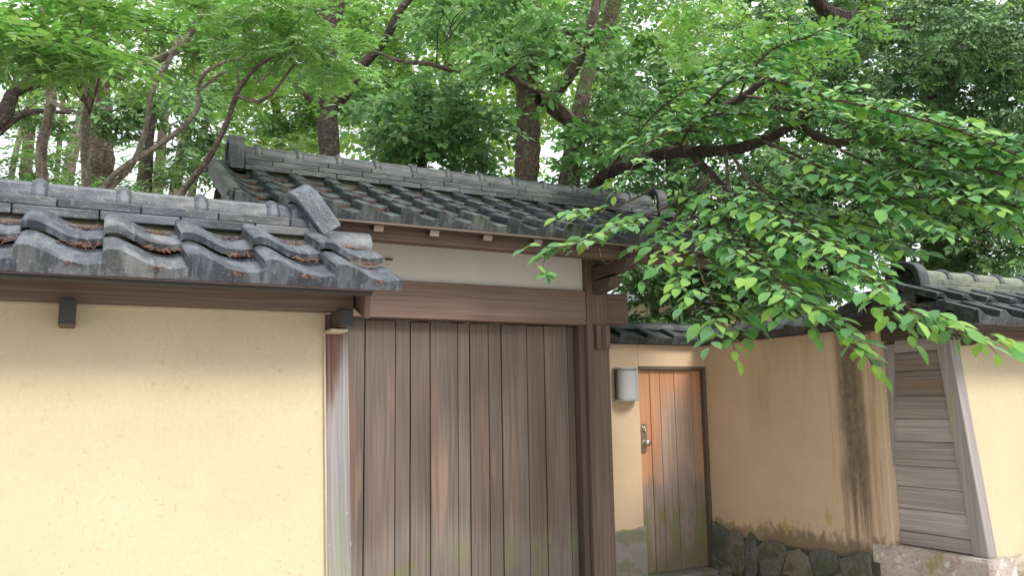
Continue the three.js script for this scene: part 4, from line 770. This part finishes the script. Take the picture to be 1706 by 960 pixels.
  const L = mk('L', 'camellia_tree', 'glossy dark camellia behind the arch tile of the right wall', [
    { pts: pl([[1500, 480, 9.5], [1490, 400, 9.5], [1470, 330, 9.4], [1450, 260, 9.4]]), r: [0.09, 0.08, 0.06, 0.04], mat: M.barkBrown },
    { pts: pl([[1385, 420, 9], [1380, 360, 9.0], [1386, 300, 9]]), r: [0.05, 0.045, 0.03], mat: M.barkBrown }]);
  const N = mk('N', 'camellia_tree', 'dark broad leaved camellia just behind the middle of the gate ridge', [
    { pts: pl([[700, 330, 8.6], [706, 250, 8.6], [716, 180, 8.6]]), r: [0.06, 0.05, 0.03], mat: M.barkDark }]);
  const O = mk('O', 'camellia_tree', 'small dark camellia in the white gap left of the gate roof', [
    { pts: pl([[246, 330, 9], [250, 240, 9], [256, 170, 9]]), r: [0.05, 0.045, 0.03], mat: M.barkDark }]);
  const P = mk('P', 'camellia_tree', 'dark shrubby tree showing between gate post and door coping', [
    { pts: pl([[1095, 560, 9.2], [1085, 490, 9.2], [1075, 440, 9.2]]), r: [0.05, 0.045, 0.03], mat: M.barkBrown },
    { pts: pl([[1090, 540, 9.2], [1130, 520, 9.2], [1150, 480, 9.2], [1190, 470, 9.3]]), r: [0.03, 0.025, 0.02, 0.012], mat: M.barkBrown }]);
  // far trees
  const back = [['pale thin trunk in the white gap, just right of the thick trunk', 238, 13], ['pale leaning trunk in the white gap beside the gate end', 290, 15], ['grey trunk in the bright gap at the far left', 40, 15], ['slim grey trunk in the bright gap between the left stems', 108, 14], ['slender trunk right beside the dark camellia in the gap', 262, 17], ['very thin dark stem between the pale double stem and the gate', 318, 12], ['thin grey stem just right of the leftmost maple stem', 92, 18], ['thin stem at the left edge of the picture', 14, 16]];
  back.forEach(([label, x, d], i) => mk('b' + i, 'thin_tree', label, [{ pts: pl([[x, 345, d], [x + 6 + 6 * (i % 2), 260, d], [x + 14 + 20 * (i % 2), 170, d], [x + 10 + 30 * (i % 2), 60, d]]), r: [0.11, 0.1, 0.085, 0.06].map((r) => r * (i > 4 ? 0.55 : 1)), mat: i % 2 ? M.barkPale : M.barkBrown }], 'thin trunks against the bright gap'));
  const Q = mk('Q', 'maple_tree', 'bright yellow green maple glowing behind the dark straight trunk', [{ pts: pl([[470, 330, 13], [468, 230, 13], [450, 120, 13]]), r: [0.1, 0.08, 0.05], mat: M.barkDark }]);
  const S = mk('S', 'maple_tree', 'bright green maple at the top between dark trunk and cherry', [{ pts: pl([[760, 330, 15], [756, 200, 15], [740, 60, 15]]), r: [0.12, 0.1, 0.06], mat: M.barkDark }]);
  const T = mk('T', 'broad_tree', 'mid green tree filling the gap right of the mossy cherry', [{ pts: pl([[1130, 420, 12], [1120, 260, 12], [1100, 100, 12]]), r: [0.14, 0.12, 0.08], mat: M.barkDark }]);
  const U = mk('U', 'maple_tree', 'pale green maple below the bright sky at the upper right', [{ pts: pl([[1290, 400, 14], [1290, 200, 14], [1300, 60, 14]]), r: [0.12, 0.1, 0.06], mat: M.barkDark }]);

  const F_ = (t, key, mat, sp, blobs, o = {}, tw = 5, r0 = 0.008) => { foliage(t, LM[mat], SP[sp], blobs, o); if (tw) twigs(t, o.twigMat || M.twig, limbsOf[key], blobs, tw, o.seed || 1, r0); };
  // near maples: flat tiers
  F_(A, 'A', 'maple', 'pinnate', [[60, 40, 5.6, 130, 50, 0.5, 130], [110, 78, 5.2, 80, 14, 0.3, 50], [10, 60, 5.8, 70, 60, 0.5, 60]], { layered: 0.75, seed: 21, size: [0.9, 1.3] });
  F_(B, 'B', 'mapleSoft', 'pinnate', [[310, 40, 7.0, 120, 45, 0.4, 90], [180, 20, 7, 90, 30, 0.4, 60], [250, 120, 7.4, 60, 20, 0.3, 20]], { layered: 0.6, seed: 22, size: [0.9, 1.3] });
  F_(C, 'C', 'mapleSoft', 'maple', [[480, 60, 5.2, 90, 45, 0.5, 120], [420, 30, 5.6, 110, 40, 0.6, 90], [540, 95, 5.0, 40, 24, 0.3, 40]], { layered: 0.6, seed: 23, size: [0.7, 1.0] });
  F_(D, 'D', 'maple', 'maple', [[450, 130, 6.5, 80, 60, 0.6, 90], [500, 30, 6.4, 100, 30, 0.5, 70]], { layered: 0.7, seed: 24, size: [0.7, 1.0] });
  F_(E, 'E', 'bright', 'maple', [[90, 150, 11.6, 120, 70, 1.0, 200], [220, 30, 11.6, 180, 60, 1.0, 220], [60, 60, 11.6, 120, 60, 1.0, 120]], { layered: 0.5, seed: 25, size: [0.9, 1.3] });
  F_(F, 'F', 'camelliaLight', 'camellia', [[20, 110, 8.3, 60, 40, 0.6, 110], [40, 190, 8.6, 50, 25, 0.5, 40]], { seed: 26 });
  F_(O, 'O', 'camellia', 'camellia', [[225, 170, 9, 60, 36, 0.7, 130], [300, 160, 8.8, 40, 50, 0.6, 90], [320, 240, 9, 30, 40, 0.4, 40], [195, 230, 9, 26, 30, 0.4, 24]], { seed: 27 });
  F_(Q, 'Q', 'bright', 'maple', [[460, 160, 12, 110, 80, 1.6, 330], [420, 230, 11, 90, 34, 1.2, 130], [610, 60, 14, 120, 90, 2, 330], [640, 190, 14, 120, 80, 2, 220], [370, 120, 13, 70, 60, 1.4, 120]], { layered: 0.6, seed: 28, size: [1.0, 1.5] });
  F_(H, 'H', 'broad', 'broad', [[640, 140, 10.8, 90, 60, 0.6, 60], [480, 200, 10.8, 60, 40, 0.5, 50], [520, 10, 11, 120, 40, 0.6, 60]], { seed: 29, size: [0.6, 0.9] });
  F_(N, 'N', 'broad', 'broad', [[700, 200, 8.6, 100, 70, 0.9, 220], [790, 220, 8.8, 60, 60, 0.7, 120], [640, 235, 8.4, 50, 36, 0.5, 80], [800, 280, 8.9, 40, 30, 0.4, 40]], { seed: 30, size: [0.6, 0.95], tint: [[0.55, 0.6, 0.6], [1.0, 1.0, 0.9]] });
  F_(S, 'S', 'bright', 'broad', [[760, 60, 14, 190, 90, 2.4, 300], [700, 160, 15, 160, 80, 2, 160], [930, 70, 15, 120, 110, 2, 200], [880, 220, 15, 120, 90, 1.6, 130]], { seed: 31, size: [0.8, 1.2] });
  F_(I, 'I', 'broad', 'broad', [[820, 70, 10, 140, 70, 1.2, 150], [930, 40, 10.4, 130, 60, 1.2, 130]], { seed: 32, size: [0.6, 0.95] });
  F_(J, 'J', 'broad', 'broad', [[760, 20, 7.4, 110, 36, 0.6, 60], [1010, 200, 8.6, 90, 60, 0.8, 120], [860, 120, 7.6, 80, 50, 0.5, 40], [1010, 110, 7.5, 70, 80, 0.5, 70], [930, 60, 7.3, 70, 40, 0.4, 40], [1000, 250, 7.8, 70, 40, 0.4, 60]], { seed: 33, size: [0.55, 0.85], tint: [[0.8, 0.85, 0.8], [1.3, 1.25, 1.1]] });
  F_(T, 'T', 'broad', 'broad', [[1080, 150, 11, 110, 100, 1.4, 280], [1060, 260, 11, 120, 80, 1.4, 240], [1000, 300, 11.5, 90, 40, 0.8, 100], [1160, 250, 10.4, 120, 90, 1.2, 230], [1120, 20, 12, 120, 60, 1.4, 110]], { seed: 34, size: [0.6, 0.95], tint: [[0.65, 0.7, 0.7], [1.1, 1.1, 1]] });
  F_(U, 'U', 'bright', 'maple', [[1260, 70, 13, 150, 80, 1.8, 270], [1340, 110, 12.4, 130, 60, 1.4, 200], [1180, 150, 13.5, 90, 70, 1.4, 120], [1420, 60, 12, 90, 50, 1.2, 120]], { layered: 0.5, seed: 35, size: [0.9, 1.3] });
  F_(K, 'K', 'camellia', 'camellia', [[1480, 110, 10.5, 160, 70, 1.4, 620], [1640, 110, 10.2, 110, 60, 1.2, 480], [1660, 30, 11, 110, 60, 1.2, 420], [1480, 40, 11.4, 130, 50, 1.2, 420], [1340, 30, 11.6, 120, 50, 1.2, 240], [1400, 170, 10.4, 120, 60, 1, 330], [1680, 210, 10.4, 70, 70, 0.8, 330], [1580, 230, 10.6, 110, 60, 0.8, 260], [1700, 130, 10.4, 50, 50, 0.8, 160], [1560, 60, 12.6, 160, 90, 1, 260]], { seed: 36, tint: [[0.5, 0.55, 0.6], [1.3, 1.3, 1.2]] });
  F_(L, 'L', 'camellia', 'camellia', [[1420, 280, 9.2, 150, 90, 1.1, 620], [1560, 330, 9, 140, 80, 1, 560], [1650, 400, 8.8, 110, 70, 0.9, 420], [1690, 250, 9.4, 90, 100, 1, 330], [1400, 400, 8.8, 110, 60, 0.8, 330], [1290, 340, 9, 90, 90, 0.9, 360], [1300, 470, 8.6, 100, 50, 0.7, 260]], { seed: 37, tint: [[0.5, 0.55, 0.6], [1.4, 1.4, 1.2]] });
  F_(P, 'P', 'camellia', 'camellia', [[1080, 460, 9, 60, 50, 0.6, 260], [1170, 440, 9.3, 90, 60, 0.7, 300], [1180, 530, 8.9, 60, 30, 0.5, 110], [1160, 340, 9.6, 110, 60, 0.6, 330], [1210, 420, 9, 80, 50, 0.5, 200], [1060, 520, 8.8, 24, 24, 0.3, 50]], { seed: 38, tint: [[0.6, 0.7, 0.75], [1.2, 1.2, 1.1]] }, 4);
  const far = thing('far_wood', 'bright mass of trees far behind that closes the view at the top', 'wood', [12, 0, -24]); far.userData.kind = 'stuff';
  foliage(far, LM.bright, SP.broad, [[200, 60, 26, 420, 130, 2, 400], [640, 60, 25, 380, 160, 2, 540], [1080, 90, 24, 380, 190, 2, 520], [1500, 120, 24, 420, 230, 2, 600], [520, 190, 22, 200, 90, 1.5, 200], [880, -60, 20, 1000, 110, 2, 500]], { seed: 40, size: [1.6, 2.6], tint: [[0.6, 0.6, 0.6], [1.25, 1.2, 1.1]], clump: 0.35 });
  F_(S, 'S', 'maple', 'broad', [[660, 20, 11, 140, 60, 1.4, 150], [850, 30, 11, 160, 60, 1.4, 170], [1050, 40, 11, 130, 60, 1.4, 150]], { seed: 41, size: [0.7, 1.0] }, 3);
  F_(U, 'U', 'maple', 'broad', [[1200, 60, 9.6, 90, 70, 0.9, 90], [1350, 60, 9.6, 110, 50, 0.9, 110], [1120, 120, 9.4, 70, 80, 0.8, 80]], { seed: 42, size: [0.6, 0.9] }, 3);
  F_(H, 'H', 'maple', 'maple', [[590, 40, 11, 100, 60, 0.7, 130], [640, 110, 10.9, 70, 60, 0.6, 90], [470, 170, 10.9, 70, 60, 0.6, 90]], { seed: 43, layered: 0.6, size: [0.9, 1.2] }, 3);
  // ground cover seen through the gaps at the left
  const hedge = thing('leafy_shrub', 'low leafy shrub along the back of the left wall', 'shrub', [0, 0, -9]);
  foliage(hedge, LM.maple, SP.pinnate, [[60, 290, 8.6, 90, 34, 0.6, 90], [230, 300, 9, 60, 20, 0.6, 50], [20, 310, 9, 80, 30, 0.6, 80], [330, 300, 8, 50, 24, 0.4, 50], [120, 250, 12, 160, 40, 1, 60], [40, 240, 10, 60, 30, 0.5, 30], [290, 270, 11, 60, 40, 0.6, 40]], { layered: 0.3, seed: 39, size: [0.8, 1.2], tint: [[0.45, 0.5, 0.5], [1, 1, 1]] });
  part(hedge, 'stem', tube([V3(0, 0, -9), V3(0.1, 1.5, -9), ...pl([[60, 300, 8.6]])], [0.03, 0.025, 0.01], 6), M.barkDark);
}

// ------------------------------------------------------------------ the cherry whose boughs hang over the recess and the right wall
{
  const t = thing('cherry_tree', 'large cherry with broad bright leaves hanging over the recess and the right wall', 'tree', [4.6, 0, -7.6]);
  const q = rng(404);
  const limb = (list, r, mat = M.barkDark) => { const p = pl(list); part(t, 'limb', tube(p, r, 8, 0.08, Math.round(list[0][0])), mat); return p; };
  const tp = pl([[984, 328, 8.0], [1008, 292, 7.8], [1067, 267, 7.4], [1117, 254, 7.1], [1170, 252, 6.8], [1225, 248, 6.5], [1285, 228, 6.2], [1340, 196, 6]]);
  part(t, 'trunk', tube([V3(4.3, -0.05, -7.9), V3(4.25, 1.4, -7.8), ...tp], [0.12, 0.095, 0.07, 0.064, 0.06, 0.055, 0.05, 0.044, 0.036, 0.026], 10, 0.08, 3), M.barkDark);
  limb([[1150, 256, 6.9], [1170, 276, 6.7], [1190, 296, 6.6], [1230, 330, 6.3]], [0.036, 0.034, 0.03, 0.015]);
  limb([[1120, 250, 7.1], [1180, 196, 6.9], [1205, 178, 6.8], [1240, 160, 6.7], [1262, 142, 6.6], [1300, 120, 6.4]], [0.036, 0.036, 0.034, 0.032, 0.028, 0.015]);
  limb([[1285, 228, 6.2], [1328, 206, 6.0], [1362, 230, 5.8], [1400, 238, 5.7], [1440, 226, 5.6], [1468, 213, 5.5], [1502, 212, 5.4], [1528, 236, 5.3], [1570, 256, 5.2], [1640, 290, 5.0]], [0.026, 0.03, 0.028, 0.024, 0.02, 0.018, 0.016, 0.014, 0.012, 0.006], M.barkDark);
  // boughs that carry the leaves
  const boughs = [
    [[1270, 235, 6.2], [1350, 270, 5.5], [1440, 320, 5.1], [1530, 370, 4.9], [1610, 400, 4.7]],
    [[1220, 260, 6.4], [1270, 330, 5.6], [1350, 390, 5.1], [1420, 435, 4.8], [1480, 490, 4.6], [1550, 535, 4.5], [1635, 565, 4.4]],
    [[1200, 310, 6.2], [1220, 390, 5.6], [1280, 450, 5.1], [1340, 505, 4.9], [1390, 545, 4.8], [1425, 580, 4.75]],
    [[1180, 290, 6.4], [1150, 380, 6], [1165, 450, 5.5], [1190, 510, 5.2], [1210, 555, 5.1]],
    [[1190, 300, 6.5], [1110, 345, 6.1], [1040, 375, 5.9], [985, 400, 5.75], [935, 412, 5.6], [910, 412, 5.55]],
    [[1160, 190, 6.8], [1230, 130, 5.9], [1310, 140, 5.5], [1400, 168, 5.2], [1500, 190, 5.0], [1600, 220, 4.8], [1700, 262, 4.7]],
    [[1400, 238, 5.7], [1480, 230, 5.3], [1560, 250, 5.0], [1640, 285, 4.8], [1720, 300, 4.7]],
    [[1300, 250, 6], [1370, 300, 5.4], [1460, 330, 5.1], [1550, 330, 4.9], [1640, 350, 4.7]],
    [[1210, 255, 6.4], [1220, 330, 5.9], [1290, 380, 5.4], [1370, 430, 5], [1440, 470, 4.8], [1490, 530, 4.65]],
    [[1230, 165, 6.7], [1250, 120, 6.2], [1290, 80, 5.8], [1350, 60, 5.5]],
    [[1170, 270, 6.6], [1110, 300, 6.3], [1060, 330, 6.2], [1000, 350, 6.0], [960, 355, 5.9]],
    [[1170, 290, 6.5], [1140, 340, 6.2], [1100, 400, 5.9], [1080, 440, 5.7]],
    [[1250, 300, 6.1], [1330, 360, 5.6], [1420, 390, 5.3], [1500, 420, 5.1]],
    [[1210, 300, 6.3], [1250, 420, 5.5], [1290, 480, 5.2], [1330, 525, 5.0]],
    [[1180, 220, 6.8], [1120, 220, 6.4], [1080, 240, 6.2], [1040, 300, 6.0]],
    [[1240, 160, 6.7], [1330, 175, 5.9], [1430, 215, 5.4], [1520, 230, 5.1], [1620, 250, 4.9], [1715, 285, 4.7]],
    [[1130, 250, 7], [1160, 200, 6.6], [1220, 190, 6.2], [1290, 200, 5.9]],
    [[1060, 268, 7.3], [1090, 230, 6.9], [1150, 210, 6.6], [1220, 220, 6.3]],
    [[1010, 290, 7.7], [1040, 250, 7.2], [1090, 190, 6.9], [1140, 150, 6.6]],
    [[1230, 320, 6.2], [1300, 350, 5.9], [1380, 360, 5.6], [1460, 380, 5.4]],
    [[1200, 340, 6.3], [1240, 430, 5.9], [1310, 460, 5.6], [1380, 480, 5.4]],
    [[1400, 250, 5.9], [1500, 290, 5.2], [1590, 310, 4.9], [1690, 345, 4.7]],
    [[1300, 180, 6.1], [1390, 200, 5.6], [1470, 250, 5.3], [1540, 290, 5.1], [1610, 330, 4.9], [1690, 380, 4.8]],
  ];
  const leaves = [], stems = [], mtx = new THREE.Matrix4();
  const scr = V3(), clear = [[1500, 1720, 428, 520], [1040, 1112, 300, 356], [985, 1062, 425, 530], [1590, 1720, 400, 520]];      // roof pieces that the boughs leave free
  const invCam = camera.matrixWorld.clone().invert();
  const addLeaf = (p, d, n, L) => {
    scr.copy(p).addScaledVector(d, L * 0.5).applyMatrix4(invCam); const sx = CX - scr.x / scr.z * FOC, sy = CY + scr.y / scr.z * FOC; if (clear.some((c) => sx > c[0] && sx < c[1] && sy > c[2] && sy < c[3])) return;
    frame(d, n, mtx); const s = L / 0.12; leaves.push([mtx.clone().scale(V3(s, s, s)).setPosition(p.x, p.y, p.z), q()]); };
  const twig = (p, d, len, k, low) => {
    const side = d.clone().cross(UP).normalize(), end = p.clone().addScaledVector(d, len).add(V3(0, (low ? -0.1 : -0.03) * len, 0)), mid = p.clone().addScaledVector(d, len * 0.5).add(V3(0, 0.02, 0));
    const c = new THREE.CatmullRomCurve3([p, mid, end], false, 'centripetal'); stems.push(tube([p, mid, end], [0.004, 0.003, 0.0015], 4, 0, 1));
    for (let i = 0; i < k; i++) {
      const u = Math.min(1, (i + 0.9) / k), o = c.getPoint(u), T = c.getTangent(u), s = i % 2 ? 1 : -1, last = i === k - 1;
      const dir = V3(T.x, T.y * 0.45, T.z).multiplyScalar(last ? 1 : 0.75).addScaledVector(side, last ? 0.1 * s : s * (0.4 + 0.5 * q())).add(V3((q() - 0.5) * 0.4, -(low ? 0.02 + 0.34 * q() * q() : 0.24 * q()), (q() - 0.5) * 0.4)).normalize();
      const nn = V3((q() - 0.5) * 0.7, 1, (q() - 0.5) * 0.7).addScaledVector(side, s * 0.2).addScaledVector(AX[2], low ? 0.4 : 0.15);
      addLeaf(o.clone().addScaledVector(dir, 0.012), dir, nn, (low ? 0.088 + 0.062 * q() : 0.075 + 0.05 * q()) * (i < 2 ? 0.8 : 1));
    }
  };
  for (const [bi, list] of boughs.entries()) {
    const low = ![5, 6, 7, 9, 14, 15, 16, 17, 18, 19, 22].includes(bi), step = low ? 0.047 : 0.031, keep = [4, 10, 11].includes(bi) ? 0.42 : bi === 14 ? 0.55 : 0.97;
    const p = pl(list), curve = new THREE.CatmullRomCurve3(p, false, 'centripetal'), L = curve.getLength();
    stems.push(tube(p, [0.013, 0.01, 0.008, 0.006, 0.004], 6, 0.05, bi));
    for (let s = 0.22 * L; s < L; s += step) {
      const u = s / L, o = curve.getPointAt(u), T = curve.getTangentAt(u), sd = T.clone().cross(UP).normalize();
      const sg = Math.round(s / step) % 2 ? 1 : -1;
      const d = V3(T.x, T.y * 0.6, T.z).multiplyScalar(0.7).addScaledVector(sd, sg * (0.5 + 0.6 * q())).add(V3(0, 0.2 - 0.4 * q(), 0)).normalize();
      if (q() < keep) twig(o, d, 0.15 + 0.26 * q() * (1 - 0.4 * u), (low ? 4 : 5) + Math.floor(4 * q()), low);
    }
    twig(curve.getPointAt(1), curve.getTangentAt(1), 0.16, 5, low);
  }
  // a loose dry twig and the small spray that hangs before the white panel
  stems.push(tube(pl([[925, 425, 5.55], [908, 430, 5.5], [905, 445, 5.5], [910, 455, 5.5]]), [0.003, 0.002, 0.002, 0.0015], 4, 0, 1));
  for (const [dx, dy] of [[-0.6, -0.2], [0.7, -0.5], [0.25, -0.8], [-0.3, 0.4], [0.8, 0]]) addLeaf(at(910, 456, 5.5), AX[0].clone().multiplyScalar(dx).addScaledVector(UP, dy).addScaledVector(AX[2], 0.3), V3(0, 0.6, 0.8), 0.085);
  stems.push(tube(pl([[998, 412, 5.7], [1001, 430, 5.65], [1008, 440, 5.6], [1020, 436, 5.6], [1025, 420, 5.6]]), [0.004, 0.003, 0.003, 0.002, 0.001], 4, 0, 1));
  part(t, 'twigs', mergeGeometries(stems), M.twig).userData.kind = 'stuff';
  // the nearest leaves in view are single leaves, the rest one mass
  const leafG = leafGeo(0.12, 0.06, 7, { fold: 0.16, droop: 0.42, shape: (t) => Math.pow(Math.sin(Math.PI * Math.pow(t, 0.88)), 0.72) * (t > 0.72 ? 1 - 0.75 * Math.pow((t - 0.72) / 0.28, 1.2) : 1) }); tintGeo(leafG, 1, 1, 1);
  const tones = [[0.13, 0.36, 0.11], [0.17, 0.42, 0.12], [0.21, 0.47, 0.11], [0.34, 0.58, 0.09], [0.14, 0.33, 0.12], [0.27, 0.53, 0.095]];
  const mats = tones.map((c) => leafMat(c, 0.5, 0.75, 0.15));
  const v = V3(), inv = camera.matrixWorldInverse.copy(camera.matrixWorld).invert();
  const key = leaves.map(([m], i) => { v.setFromMatrixPosition(m).applyMatrix4(inv); const x = -v.x / v.z * FOC, y = v.y / v.z * FOC; const seen = Math.abs(x) < 850 && Math.abs(y) < 478 ? 1 : 0; return [i, seen ? -v.z : 1e3 - v.z]; }).sort((a, b) => a[1] - b[1]).map((k) => k[0]);
  const b = t.position, off = new THREE.Matrix4().makeTranslation(-b.x, -b.y, -b.z);
  for (const i of key.slice(0, 300)) { const [m, u] = leaves[i], o = new THREE.Mesh(leafG, mats[Math.floor(u * 5.999)]); o.name = 'leaf'; o.matrix.multiplyMatrices(off, m); o.matrix.decompose(o.position, o.quaternion, o.scale); o.castShadow = o.receiveShadow = true; t.add(o); }
  const rest = key.slice(300), im = new THREE.InstancedMesh(leafG, leafMat([1, 1, 1], 0.5, 0.75, 0.15), rest.length);
  rest.forEach((i, k) => { const [m, u] = leaves[i]; im.setMatrixAt(k, mtx.multiplyMatrices(off, m)); im.setColorAt(k, lin(...tones[Math.floor(u * 5.999)])); });
  im.name = 'foliage'; im.userData.kind = 'stuff'; im.castShadow = im.receiveShadow = true; t.add(im);
  console.log('cherry leaves', leaves.length);
}

// ------------------------------------------------------------------ house glimpsed behind the door wall
{
  const p = at(1118, 545, 15), t = thing('house', 'pale house glimpsed behind the door wall through the shrubs', 'house', [p.x, 0, p.z]);
  const X = p.x, Z = p.z;
  part(t, 'wall', box(X - 0.55, X + 3.5, 0, 3.3, Z - 3, Z, 'y', 0.01), M.cream);
  part(t, 'window', box(X + 0.02, X + 0.75, 1.6, 2.72, Z + 0.001, Z + 0.03, 'y', 0.01), M.black);
  const rf = part(t, 'roof', prism([[X - 0.9, 3.3], [X + 1.5, 4.1], [X + 3.9, 3.3]], Z - 3.3, Z + 0.35, 'z', 'z', 0.01), M.tileDark);
  part(t, 'lower_roof', prism([[Z + 1.3, 2.22], [Z + 0.02, 2.62], [Z + 0.02, 2.5], [Z + 1.3, 2.12]], X - 1.5, X + 3, 'x', 'x', 0.01), M.tileA[2]);
}
//END
scene.updateMatrixWorld(true);
renderer.render(scene, camera);
